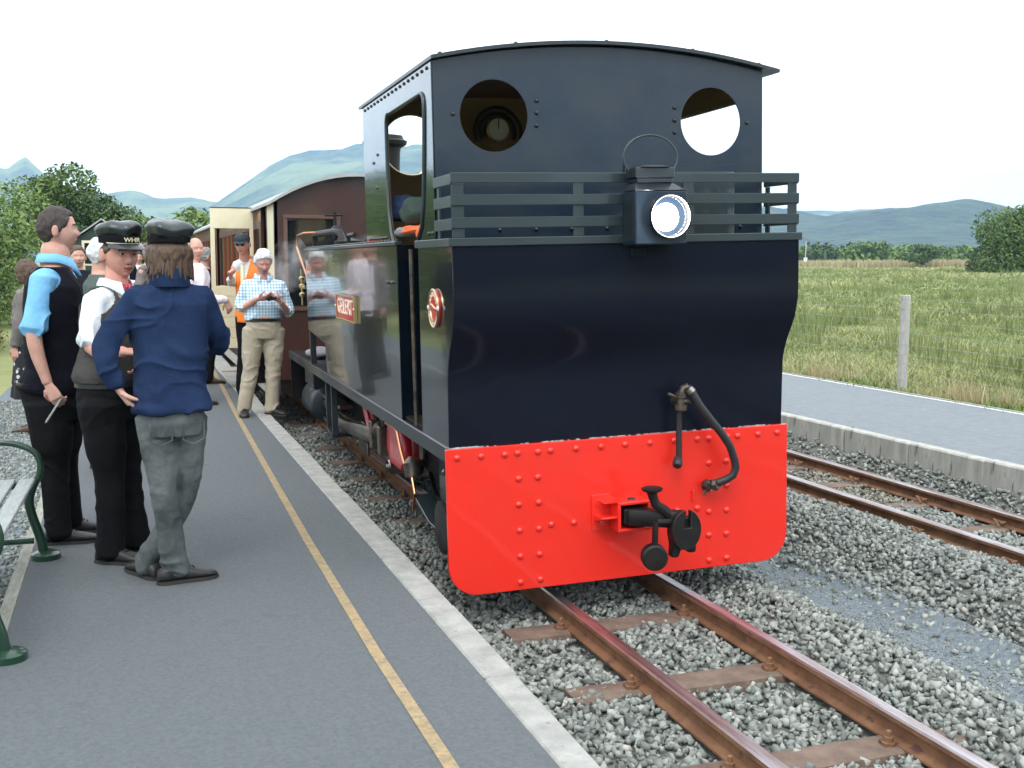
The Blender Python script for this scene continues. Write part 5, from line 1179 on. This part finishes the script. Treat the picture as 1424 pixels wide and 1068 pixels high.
def person(label, J, yaw, head, skin='skin', group=None, vox=.006, top=None, topm=None, trousers='blacktrs', shoes='shoe', hair=None, g=1.0, belly=0, gz=.19,
           sleeve=('long','long'), hands=None, feet=None, vest=None, cap=None, seed=0, hem=-.06, lean=None, detail=True, skirt=None, vestv=None, opts=None):
    """J: dict of world joints; head: (centre, yaw, pitch, roll, scale)"""
    opts = opts or {}
    J = {k: V3(v) for k, v in J.items()}; HC, hy, hp, hr, hs = head; HC = V3(HC); FR = frame(hy, hp, hr)
    f = Vector((sin(yaw), cos(yaw), 0)); r = Vector((cos(yaw), -sin(yaw), 0))
    hm = (J['hl']+J['hr'])/2; sm = (J['sl']+J['sr'])/2; base = (hm.x, hm.y, gz); t = thing('person', label, 'person', base, group=group)
    up = sm-hm; Nk = J.get('neck', sm + Vector((0,0,.055)))
    sw = (J['sl']-J['sr']).length/2; hw = max(.12, (J['hl']-J['hr']).length/2+.07)
    slat = (J['sr']-J['sl']); slat.z = 0; slat.normalize()
    if slat.dot(r) < 0: slat = -slat
    def secs(k, hemz, neck=True):
        cb = f*belly
        kh = opts.get('hemk', 1.0) if k > 1 else 1.0; L_ = [(hm+Vector((0,0,hemz)), hw*1.0*g*k*kh, .125*g*k*kh), (hm+Vector((0,0,max(.03,hemz+.03))), hw*1.02*g*k*kh, .128*g*k*kh+belly*.4), (hm+up*.28+cb*.7, .155*g*k, .115*g*k+belly*.6), (hm+up*.52+cb*.5, .162*g*k, .118*g*k+belly*.4),
              (hm+up*.78+f*.01, .178*g*k, .122*g*k), (hm+up*.93, min(sw+.02,.185*g)*k, .108*g*k), (hm+up*1.0+Vector((0,0,.012)), (sw-.01)*.90*k, .084*g*k), (hm+up*1.03+Vector((0,0,.034)), sw*.60*k, .072*k)]
        L_ = L_[:2] + [q_ for q_ in L_[2:] if q_[0].z > L_[1][0].z + .045]
        if neck: L_.append((Nk+Vector((0,0,.01)), .066*k, .062*k))
        return L_
    # ---- body: one continuous surface
    b = MB(); hp_ = (np.array(HC) + hs*(HEAD @ FR)); b.add(hp_, HF)
    b.f += [tuple(range(len(b.v)-len(HEAD), len(b.v)-len(HEAD)+HNU))]; b.m.append(0); b.f += [tuple(range(len(b.v)-HNU, len(b.v)))[::-1]]; b.m.append(0)
    hb = np.array(HC) + hs*(np.array([0,-.022,-.055]) @ FR)
    limb(b, [Nk-Vector((0,0,.05)), (Nk+V3(hb))/2, V3(hb)], [.066*opts.get('neckw',1), .057*opts.get('neckw',1), .058], 16)
    for s in (-1,1):       # ears
        e = np.array(HC) + hs*(np.array([s*.076,-.004,-.008]) @ FR); ev = np.array([s*.018,-.014,.004]) @ FR*hs; R = []
        for q, kk in ((-.3,.6),(.3,1),(.75,1.02),(1.0,.8)):
            R.append([tuple(e + ev*q + hs*kk*(np.array([0,.017*cos(a)-.004,.030*sin(a)+.004*cos(a)]) @ FR)) for a in np.linspace(0,2*pi,14,endpoint=False)])
        b.rings(R)
    torso_rings(b, secs(.80, -.08), r, f)
    for s, S_, E_, W_ in (('l','sl','el','wl'),('r','sr','er','wr')):
        limb(b, [J[S_]-Vector((0,0,.015)), J[E_], J[W_]], [.041*g, .041, .027], 14, sub=5)
        limb(b, [Nk-Vector((0,0,.06)), J[S_]-Vector((0,0,.012))], [.045, .040], 12)
        if hands and hands.get(s):
            h = hands[s]; d = h[0]; hand(b, J[W_]+V3(d).normalized()*.012, d, h[1], h[2], h[3])
    for s in ('l','r'):
        limb(b, [J['h'+s], J['k'+s], J['a'+s]], [.075*g, .050, .036], 14)
    def face_post(me, og):
        c = np.empty(len(me.polygons)*3); me.polygons.foreach_get('center', c); c = c.reshape(-1,3) + og; q = ((c-np.array(HC))/hs) @ FR.T; mi = np.zeros(len(c), int)
        fr = q[:,1] > .06
        lip = fr & (np.abs(q[:,0]) < .023) & (np.abs(q[:,2]+.066) < .009*(1-np.abs(q[:,0])/.04)); mi[lip] = 1
        if detail:
            br = fr & (np.abs(np.abs(q[:,0])-.032) < .017) & (np.abs(q[:,2]-.026+np.abs(np.abs(q[:,0])-.03)*.25) < .0045); mi[br] = 2
            nost = fr & (np.abs(np.abs(q[:,0])-.008) < .004) & (np.abs(q[:,2]+.045) < .003); mi[nost] = 3
        me.polygons.foreach_set('material_index', mi)
    hm_ = {'dark':'hair_dark','brown':'hair_brown','white':'hair_white','grey':'hair_grey'}.get((hair or ('short','dark'))[1], 'hair_dark')
    body = solidify_mesh(b, 'body', [M[skin], M['lips'], M[hm_], M['iris']], t, base, voxel=vox*.72, smooth=1, decim=.3 if vox < .009 else .6, post=face_post)
    if detail:
        for s in (-1,1):
            ec = np.array(HC) + hs*(np.array([s*.031,.0735,.005]) @ FR); fd = FR[1]
            ey = MB().lathe(tuple(ec), tuple(fd), [(-.008*hs,.006*hs),(-.002*hs,.0115*hs),(.004*hs,.0105*hs),(.008*hs,.007*hs),(.0095*hs,.001)], 12).build('eye', M['white_eye'], body, origin=base)
            MB().lathe(tuple(ec+fd*.0085*hs), tuple(fd), [(-.001,.0052*hs),(.0012,.0048*hs),(.002,.001)], 10).build('iris', M['iris'], body, origin=base) if False else ey.data.materials.append(M['iris'])
            for p in ey.data.polygons:
                if (Vector(p.center)+Vector(base)-Vector(ec)).dot(Vector(fd)) > .0072*hs: p.material_index = 1
            lid = MB(); R = []
            for a in np.linspace(.15, .95, 4):
                R.append(ring_local(FR, ec, [(.0150*hs*sin(x), .0128*hs*cos(x)*cos(a*1.2), (.0128*hs*sin(a*1.2)+.001)*1.0*cos(x)**.3) for x in np.linspace(-1.35,1.35,9)]))
            lid.rings(R, closed=False, cap=False); lid.build('eyelid', M[skin], body, origin=base)
    if hair: hair_mesh('hair', HC, FR, hs, hair[0], M[hm_], t, base, seed, bool(cap))
    # ---- trousers / skirt
    if skirt:
        b = MB(); R = []
        for q, rx_, ry_ in ((.06,.15,.11),(-.08,.19,.145),(-.3,.215,.165),(-.52,.235,.19)):
            R.append([hm + Vector((0,0,q)) + r*(rx_*(1+.07*sin(9*a)*min(1,-q*2+.1))*cos(a)) + f*(ry_*(1+.07*sin(9*a+1)*min(1,-q*2+.1))*sin(a)) for a in np.linspace(0,2*pi,60,endpoint=False)])
        b.rings(R).build('skirt', M[skirt], t, origin=base, ang=80)
    else:
        b = MB(); torso_rings(b, [(hm+Vector((0,0,-.09)), hw*.96*g, .120*g), (hm+Vector((0,0,-.02)), hw*1.02*g, .132*g), (hm+Vector((0,0,.06)), hw*.99*g, .126*g+belly*.4), (hm+Vector((0,0,.12)), hw*.95*g, .118*g+belly*.6)], r, f)
        tw = opts.get('tw', 1.0)
        for s in ('l','r'):
            A_ = J['a'+s]; K_ = J['k'+s]; cuff = A_ + Vector((0,0,-.028)); 
            limb(b, [J['h'+s], J['h'+s]*.5+K_*.5, K_, K_*.5+A_*.5, A_, cuff], [.102*g*tw, .088*g*tw, .070*tw, .068*tw, .070*tw, .072*tw], 18, sub=3)
        z_ = [(tuple(J['a'+s]), .11, 1.8) for s in 'lr'] + [(tuple(J['k'+s]), .12, 1.0) for s in 'lr'] + [(tuple(hm-Vector((0,0,.1))), .14, .8)]
        tr_ = solidify_mesh(b, 'trousers', M[trousers], t, base, voxel=vox*1.15, smooth=2, disp=wrinkle(.0058, (7,7,9), seed+20, z_), decim=.5 if vox < .009 else None)
        if detail and not opts.get('nobelt'):
            bel = MB(); torso_rings(bel, [(hm+Vector((0,0,.085)), hw*1.0*g+.004, .130*g+belly*.5), (hm+Vector((0,0,.118)), hw*.99*g+.004, .128*g+belly*.6)], r, f); bel.build('belt', M['leather'], t, origin=base, ang=40)
    if feet:
        for s, d in feet.items(): shoe(t, base, J['a'+s], d, gz, M[shoes], opts.get('shoesc', 1.0), name='shoe')
    # ---- upper garment
    if topm:
        b = MB(); torso_rings(b, secs(1.06 if not vest else .93, hem, neck=False), r, f)
        gw = opts.get('sleevew', 1.0)
        for s, S_, E_, W_, sl in (('l','sl','el','wl',sleeve[0]),('r','sr','er','wr',sleeve[1])):
            limb(b, [Nk-Vector((0,0,.055)), (Nk+J[S_])/2-Vector((0,0,.042)), J[S_]-Vector((0,0,.016))], [.060, .062, .060*g], 14)
            if sl == 'long': limb(b, [J[S_]-(J[S_]-sm)*.12, J[E_], J[W_]+(J[E_]-J[W_])*.06], [.058*g*gw, .056*gw, .043*gw], 16, sub=5)
            elif sl == 'rolled': limb(b, [J[S_]-(J[S_]-sm)*.12, J[S_]*.4+J[E_]*.6, J[E_]+(J[W_]-J[E_])*.0, J[E_]*.72+J[W_]*.28], [.060*g*gw, .058*gw, .057*gw, .052*gw], 16, sub=5)
            else: limb(b, [J[S_]-(J[S_]-sm)*.12, J[S_]*.5+J[E_]*.5, J[S_]*.10+J[E_]*.90], [.055*g*gw, .059*gw, .068*gw], 18, sub=4)
        zones = [(tuple(J['el']), .11, 1.4), (tuple(J['er']), .11, 1.4), (tuple(hm+up*.15), .14, .8), (tuple(J['sl']), .1, .5)]
        solidify_mesh(b, top, M[topm], t, base, voxel=vox, smooth=12 if vox < .0085 else 5, smf=.6, disp=wrinkle(opts.get('wr', .0095), (6,6,9), seed+3, zones), decim=.4 if vox < .009 else None)
    if vest:
        b = MB(); torso_rings(b, secs(1.085, opts.get('vhem',-.03), neck=False), r, f)
        for s in ('sl','sr'): pass
        vd = opts.get('vdepth', .30)
        def cutv(me, og):
            bm = bmesh.new(); bm.from_mesh(me); og_ = Vector(og); dele = []
            for fc in bm.faces:
                c = fc.calc_center_median() + og_; q = c - Nk; fy_ = q.dot(f); lx = abs(q.dot(r)); dz = -q.z
                arm = min((c-J['sl']).length, (c-J['sr']).length)
                if (fy_ > .015 and lx < .085*(1-dz/vd) and dz < vd) or (q.length < .085) or (arm < opts.get('armhole',.085)): dele.append(fc)
            bmesh.ops.delete(bm, geom=dele, context='FACES'); bm.to_mesh(me); bm.free()
        vo = solidify_mesh(b, 'waistcoat', M[vest], t, base, voxel=vox, smooth=2, disp=wrinkle(.0022, (7,7,12), seed+5, [(tuple(hm+up*.2), .12, 1.0)]), post=cutv)
        so_ = vo.modifiers.new('t','SOLIDIFY'); so_.thickness = .006; so_.offset = 0
    if cap: peaked_cap(t, base, HC, FR, hs*cap.get('s',1.04), cap.get('badge'))
    return t, dict(base=base, FR=FR, HC=HC, N=Nk, f=f, r=r, hm=hm, sm=sm, up=up, body=body, J=J, hs=hs)
def jt(Y, **k): return {a: aty(u, v, Y+dy) for a, (u, v, dy) in k.items()}
def fixankle(J, gz=.19, h=.085):
    for a in ('al','ar'): J[a][2] = gz + h
    return J

# --- man in navy work jacket, seen from behind
J = jt(.30, sl=(184,411,.0), sr=(286,411,.03), el=(146,484,-.06), wl=(163,538,-.03), er=(305,474,.10), wr=(280,478,.33), hl=(216,578,0), hr=(262,578,.02), neck=(236,391,.01),
       kl=(229,688,-.03), kr=(256,690,.07), al=(243,785,.0), ar=(207,778,.14)); fixankle(J)
HC = aty(235, 352, .33)
t, P3 = person('person in a navy work jacket, grey jeans and black leather cap, seen from behind', J, radians(-8), (HC, radians(-25), 0, 0, 1.0), vox=.0058,
   top='jacket', topm='navyjacket', trousers='greyjeans', hair=('long','brown'), sleeve=('long','long'), hem=.02, seed=11, g=1.03,
   hands={'l': ((.5,-.02,-.8),(.65,.1,.45),1,.75), 'r': ((-.5,.7,0),(0,0,-1),1,.4)}, feet={'l': (1,.22), 'r': (-.45,.9)}, cap={'s':1.06}, opts=dict(tw=.93, sleevew=1.05, hemk=1.15, nobelt=1))
collar(t, P3['base'], P3['N']+Vector((0,-.008,-.022)), radians(-8), .080, .080, .088, M['navyjacket'], gap=.3, flare=1.22)
hb = MB(); FRm = P3['FR']; rd = random.Random(4)
for k in range(95):
    a = rd.uniform(radians(75), radians(285)); z0 = rd.uniform(-.03,.012); rr_ = rd.uniform(.98,1.12); pts = []
    for q in range(4):
        tt = q/3; pts.append((.086*rr_*sin(a+.1*tt)*(1+.10*tt+.16*tt**3*rd.random()), .098*rr_*cos(a)*(1-.02*tt+.12*tt**3)-.004, z0-(.085+rd.uniform(0,.02))*tt-.004))
    hb.tube(ring_local(FRm, P3['HC'], pts), [.009,.011,.008,.002], 5)
hb.build('hair_locks', M['hair_brown'], t, origin=P3['base'])
# ring on his finger and back pocket edge
hmj = P3['hm']
for sx in (-1,1):
    c = hmj + P3['r']*sx*.075 - P3['f']*.131 + Vector((0,0,-.05))
    MB().tube([c+P3['r']*-.05+Vector((0,0,.03)), c+P3['r']*-.05+Vector((0,0,-.05)), c+Vector((0,-.004,-.075)), c+P3['r']*.05+Vector((0,0,-.05)), c+P3['r']*.05+Vector((0,0,.03))], .0035, 5).build('pocket_seam', M['greyjeans'], t, origin=P3['base'])

# --- man in white shirt, grey waistcoat, red neckerchief, peaked cap
J = jt(.85, sr=(131,416,-.13), sl=(192,412,.14), er=(128,482,-.16), wr=(172,489,-.33), el=(212,478,.22), wl=(196,498,-.02), hr=(141,560,-.08), hl=(172,556,.10), neck=(161,396,-.02),
       kr=(153,668,-.06), kl=(176,655,.14), ar=(155,770,-.07), al=(186,740,.13)); fixankle(J)
HC = aty(167, 353, .83)
t, P2 = person('person in a white shirt, grey waistcoat, red neckerchief and badged black peaked cap', J, radians(130), (HC, radians(152), radians(-4), 0, 1.05), vox=.0058, skin='skin2',
   top='shirt', topm='whiteshirt', trousers='blacktrs', hair=('short','brown'), sleeve=('short','short'), hem=.02, seed=21, g=1.08, belly=.03,
   hands={'r': ((.9,-.35,.0),(0,.3,-1),1,.5), 'l': ((-.2,-.5,-.4),(0,0,1),1,.5)}, feet={'r': (.83,-.45), 'l': (.9,-.1)}, vest='greyvest', cap={'s':1.06,'badge':'WHR'}, opts=dict(tw=1.12, vdepth=.34, vhem=.11, armhole=.10, sleevew=1.05))
collar(t, P2['base'], P2['N']+Vector((0,0,.0)), radians(130), .076, .074, .036, M['whiteshirt'], gap=.5, pt=.06, flare=1.28)
sc_ = MB(); sc_.tube([P2['N'] + P2['r']*(.070*sin(a)) + P2['f']*(.068*cos(a)) + Vector((0,0,.018-.03*max(0,cos(a)))) for a in np.linspace(0,2*pi,25)], .016, 8)
c0_ = P2['N']+P2['f']*.085+Vector((0,0,-.035)); sc_.tube([c0_+Vector((0,0,.015)), c0_+P2['r']*.014+P2['f']*.02+Vector((0,0,-.05)), c0_+P2['r']*.024+P2['f']*.03+Vector((0,0,-.12))], [.02,.022,.006], 8, flat=.5)
sc_.tube([c0_+Vector((0,0,.015)), c0_-P2['r']*.020+P2['f']*.02+Vector((0,0,-.05)), c0_-P2['r']*.032+P2['f']*.03+Vector((0,0,-.105))], [.02,.022,.006], 8, flat=.5)
sc_.build('neckerchief', M['scarf'], t, origin=P2['base'])

# --- tall man in sky blue shirt and black waistcoat, in profile
J = jt(1.40, sr=(59,388,-.20), sl=(86,384,.18), er=(47,466,-.24), wr=(66,532,-.24), el=(108,470,.22), wl=(120,520,.10), hr=(68,560,-.09), hl=(82,556,.10), neck=(78,366,.02),
       kr=(76,655,-.09), kl=(90,648,.10), ar=(82,738,-.10), al=(98,715,.12)); fixankle(J)
HC = aty(80, 320, 1.42)
t, P1 = person('tall bareheaded person in a sky blue short sleeved shirt and black waistcoat', J, radians(84), (HC, radians(84), radians(4), 0, 1.04), vox=.0058,
   top='shirt', topm='blueshirt', trousers='blacktrs', hair=('short','dark'), sleeve=('short','short'), hem=.02, seed=31, g=1.22, belly=.06,
   hands={'r': ((.42,-.15,-.9),(.5,.8,0),-1,.75), 'l': ((.6,-.1,-.5),(0,0,-1),1,.5)}, feet={'r': (1,-.05), 'l': (1,.15)}, vest='blackvest', opts=dict(tw=1.06, vdepth=.42, vhem=.06, armhole=.092, neckw=1.35, sleevew=1.12))
collar(t, P1['base'], P1['N']+Vector((0,0,.008)), radians(84), .088, .085, .045, M['blueshirt'], gap=.35, pt=.06, flare=1.3)
pen = thing('person', None, None); bpy.data.objects.remove(pen)
wq = P1['J']['wr']; pn = MB(); pn.tube([wq+Vector((.075,-.02,-.075)), wq+Vector((-.01,-.045,-.205)), wq+Vector((-.016,-.047,-.214))], [.006,.006,.001], 8)
tag(pn.build('pen', M['slat'], None), 'thin grey pen in the lowered hand of the tall person in sky blue', 'pen')

# --- white haired man with checked shirt looking at his phone
J = jt(6.30, sr=(341,396,.0), sl=(392,396,.0), er=(334,428,.02), wr=(357,416,-.24), el=(402,434,.02), wl=(390,419,-.22), hr=(353,458,0), hl=(380,458,0), neck=(366,385,0),
       kr=(348,517,0), kl=(380,517,0), ar=(340,568,0), al=(378,568,0)); fixankle(J)
HC = aty(366, 364, 6.24)
t, P4 = person('white haired person in a blue checked shirt and khaki trousers looking down at a phone', J, radians(184), (HC, radians(175), radians(-24), 0, 1.03), vox=.0075, skin='skin2',
   top='shirt', topm='checked', trousers='khaki', hair=('full','white'), sleeve=('rolled','rolled'), hem=.085, seed=41, g=1.04, belly=.05,
   hands={'r': ((.9,-.3,.15),(-.1,.6,.5),1,.7), 'l': ((-.75,-.3,.4),(.3,.5,.5),-1,.7)}, feet={'r': (-.12,-1), 'l': (.6,-.8)}, opts=dict(tw=1.10, sleevew=.98), shoes='shoe')
collar(t, P4['base'], P4['N']+Vector((0,0,.002)), radians(184), .076, .074, .036, M['checked'], gap=.4, pt=.05, flare=1.3)
pc_ = (P4['J']['wr']+P4['J']['wl'])/2 + Vector((.02,-.05,.02)); ph = MB(); ph.box(-.05,.05,-.03,.03,-.007,.007); po = ph.build('phone', M['capband'], None, bevel=.004); po.location = pc_; po.rotation_euler = (.5,-.25,.3); tag(po, 'small dark mobile phone in the hands of the person in the checked shirt', 'phone')

# ---- simple standing poses for the people further off
def stand(x, y, yaw, H, gz=.19, arms='down', w=1.0):
    f = np.array([sin(yaw), cos(yaw), 0]); r = np.array([cos(yaw), -sin(yaw), 0]); b = np.array([x, y, gz]); k = H/1.75
    def q(a, c, z): return b + r*a*k + f*c*k + np.array([0,0,z*k])
    J = dict(sl=q(-.185*w,0,1.43), sr=q(.185*w,0,1.43), hl=q(-.085,0,.92), hr=q(.085,0,.92), kl=q(-.095,.01,.50), kr=q(.095,.02,.50), al=q(-.10,-.02,.085), ar=q(.10,-.02,.085), neck=q(0,.0,1.49))
    if arms == 'down': J.update(el=q(-.24*w,-.01,1.15), er=q(.24*w,-.01,1.15), wl=q(-.24*w,.06,.90), wr=q(.24*w,.06,.90))
    elif arms == 'point': J.update(el=q(-.24*w,-.01,1.15), er=q(.24*w,.03,1.15), wl=q(-.22*w,.10,.92), wr=q(.20*w,.28,1.10))
    else: J.update(el=q(-.25*w,.0,1.16), er=q(.25*w,.0,1.16), wl=q(-.12,.22,1.12), wr=q(.12,.22,1.12))
    J['al'][2] = J['ar'][2] = gz+.085
    return J, q(0,.025,1.625), f, r
def bystander(label, u, Y, vtop, yaw, **k):
    """stands where picture column u meets depth Y; height from the top of the head at row vtop"""
    gz = k.pop('gz', .19); p = aty(u, vtop, Y); H = p[2]-gz; J, HC, f, r = stand(p[0], p[1], yaw, H, gz, k.pop('arms','down'), k.pop('w',1.0))
    hy = k.pop('hyaw', yaw); hp = k.pop('hpitch', 0); kk = H/1.75
    kw = dict(vox=.011, detail=False, hands={'l': (tuple(f*.25+np.array([0,0,-1])),tuple(r),1,.5), 'r': (tuple(f*.25+np.array([0,0,-1])),tuple(-r),-1,.5)}, feet={'l': (f[0]-.2*r[0], f[1]-.2*r[1]), 'r': (f[0]+.2*r[0], f[1]+.2*r[1])}); kw.update(k)
    return person(label, J, yaw, (HC, hy, hp, 0, kk*1.0), gz=gz, **kw)
# orange hi-vis man
J = jt(8.2, sr=(327,369,.0), sl=(376,367,.05), er=(322,392,.02), wr=(321,386,-.22), el=(384,398,.05), wl=(372,420,-.1), hr=(340,436,0), hl=(362,436,0), neck=(340,356,0),
       kr=(339,480,0), kl=(360,480,0), ar=(336,526,0), al=(362,526,0)); fixankle(J)
HC = aty(337, 340, 8.12)
t, P5 = person('person in an orange high visibility vest, dark baseball cap and sunglasses', J, radians(195), (HC, radians(205), radians(-6), 0, 1.0), vox=.009, skin='skin2', detail=False,
   top='shirt', topm='whiteshirt', trousers='blacktrs', hair=('short','grey'), sleeve=('long','long'), seed=51, g=1.1, hands={'r': ((-.1,-.5,.6),(.3,-.6,0),1,.8), 'l': ((0,-.2,-.9),(1,0,0),1,.4)}, feet={'r': (0,-1), 'l': (.2,-1)}, vest='hivis', opts=dict(vdepth=.42, armhole=.085, vhem=-.1))
FR = P5['FR']; C = np.array(P5['HC']) + np.array([0,-.004,.040]) @ FR; b = MB(); R = []
for z, q in ((0,1.0),(.03,1.03),(.055,.95),(.075,.75),(.086,.4),(.088,.03)): R.append(ring_local(FR, C, [(.087*q*sin(a), .107*q*cos(a), z) for a in np.linspace(0,2*pi,32,endpoint=False)]))
b.rings(R); bc = b.build('baseball_cap', M['capcloth'], t, origin=P5['base'], ang=60)
b = MB(); b.rings([ring_local(FR, C, [((.085)*sin(a), .106*cos(a)+.075*tt*cos(a)**.5, .004-.02*tt) for a in np.linspace(-1.0,1.0,14)]) for tt in (0,.5,1)], closed=False, cap=False)
pk_ = b.build('peak', M['capcloth'], bc, origin=P5['base']); sm_ = pk_.modifiers.new('t','SOLIDIFY'); sm_.thickness = .004
b = MB()
for s in (-1,1): b.add(ring_local(FR, P5['HC'], [(s*.012,.092,.014),(s*.052,.084,.016),(s*.05,.082,-.012),(s*.018,.090,-.012)]), [(0,1,2,3)])
gl = b.build('sunglasses', M['glass'], t, origin=P5['base'], smooth=False); sm_ = gl.modifiers.new('t','SOLIDIFY'); sm_.thickness = .003
for s in (-1,1):
    c = P5['sm'] + P5['r']*s*.10; b = MB(); b.tube([c+P5['f']*.128+Vector((0,0,.0)), c+P5['f']*.15+Vector((0,0,-.2)), c+P5['f']*.15+Vector((0,0,-.5))], .022, 8, flat=.3); b.build('reflective_band', M['hiviswhite'], t, origin=P5['base'])

bystander('white haired person in a grey green jacket, mostly hidden behind the badged peaked cap', 137, 3.6, 330, radians(80), hair=('full','white'), top='jacket', topm='greenjacket', seed=61, vox=.009)
bystander('balding person in a pale pink shirt pointing towards the train, behind the navy jacket', 268, 7.4, 330, radians(75), hair=('bald','grey'), top='shirt', topm='pinkshirt', arms='point', seed=62, hyaw=radians(160), g=1.15)
bystander('grey haired person in a black jacket beside the open carriage door', 284, 9.6, 344, radians(75), hair=('short','grey'), top='jacket', topm='darkjacket', seed=63, hyaw=radians(70), arms='point', shoes='brownshoe')
bystander('person in a dark top glimpsed between the two men at the left', 107, 7.6, 341, radians(170), hair=('short','brown'), top='top', topm='darkjacket', seed=64)
t, Pt = bystander('small distant person in a white shirt and black waistcoat far down the platform', 192, 19.5, 350, radians(170), hair=('short','dark'), top='shirt', topm='whiteshirt', vest='blackvest', seed=65, arms='front', vox=.014)
bystander('distant person in a red top far down the platform', 184, 22, 356, radians(190), hair=('short','grey'), top='top', topm='redcloth', seed=68, vox=.016)
t, Pr = bystander('person in a red cap just visible at the left of the navy jacket man', 207, 9.0, 336, radians(120), hair=('short','grey'), top='jacket', topm='greyjacket', seed=66)
FR = Pr['FR']; C = np.array(Pr['HC']) + np.array([0,-.004,.035]) @ FR; b = MB()
b.rings([ring_local(FR, C, [(.088*q*sin(a), .108*q*cos(a), z) for a in np.linspace(0,2*pi,24,endpoint=False)]) for z, q in ((0,1.0),(.035,1.03),(.065,.85),(.088,.4),(.09,.03))]).build('cap', M['redcloth'], t, origin=Pr['base'])
# woman in floral skirt at far left
J, HC, f, r = stand(-3.36, 6.35, radians(-60), 1.66, .10, 'down', .85)
HC = np.array(HC); t, Pw = person('person in a grey brown jacket and black and white floral skirt at the left edge', J, radians(-60), (HC, radians(-50), radians(-8), 0, .95), gz=.10, vox=.009, detail=False,
   top='jacket', topm='greyjacket', skirt='floral', hair=('long','brown'), seed=71, hands={'r': ((0,0,-1),tuple(-r),1,.6), 'l': ((0,0,-1),tuple(r),-1,.6)}, feet={'l': (f[0],f[1]), 'r': (f[0]+.3*r[0],f[1]+.3*r[1])}, shoes='brownshoe', hem=-.10)
# ------------------------------------------------------------------ air: even pale haze round the whole scene
hz_m = bpy.data.materials.new('haze_air'); hz_m.use_nodes = True; t_ = hz_m.node_tree; t_.nodes.clear()
o_ = t_.nodes.new('ShaderNodeOutputMaterial'); pv = t_.nodes.new('ShaderNodeVolumePrincipled'); t_.links.new(pv.outputs[0], o_.inputs['Volume'])
pv.inputs['Color'].default_value = (.48,.73,1.0,1); pv.inputs['Density'].default_value = .00027; pv.inputs['Anisotropy'].default_value = .2
hb_ = MB().box(-4300, 4300, -4300, 4300, -60, 420).build('haze', hz_m, None, smooth=False); tag(hb_, kind='stuff')

# thin steam drifting in front of the coach end
st_m = bpy.data.materials.new('steam'); st_m.use_nodes = True; t_ = st_m.node_tree; t_.nodes.clear()
o_ = t_.nodes.new('ShaderNodeOutputMaterial'); pv = t_.nodes.new('ShaderNodeVolumePrincipled'); t_.links.new(pv.outputs[0], o_.inputs['Volume'])
tc_ = t_.nodes.new('ShaderNodeTexCoord'); nz_ = t_.nodes.new('ShaderNodeTexNoise'); nz_.inputs['Scale'].default_value = 5; nz_.inputs['Detail'].default_value = 4
mr_ = t_.nodes.new('ShaderNodeMapRange'); mr_.inputs['From Min'].default_value = .45; mr_.inputs['From Max'].default_value = .75; mr_.inputs['To Max'].default_value = 3.5
t_.links.new(tc_.outputs['Object'], nz_.inputs['Vector']); t_.links.new(nz_.outputs['Fac'], mr_.inputs['Value']); t_.links.new(mr_.outputs[0], pv.inputs['Density']); pv.inputs['Color'].default_value = (.9,.9,.9,1)
sv = MB().lathe((0,0,-.32),(0,0,1),[(0,.02),(.06,.13),(.18,.2),(.34,.22),(.5,.17),(.62,.08),(.66,.01)],16).build('steam', st_m, None); sv.location = (-.80,6.9,1.75); tag(sv, kind='stuff')
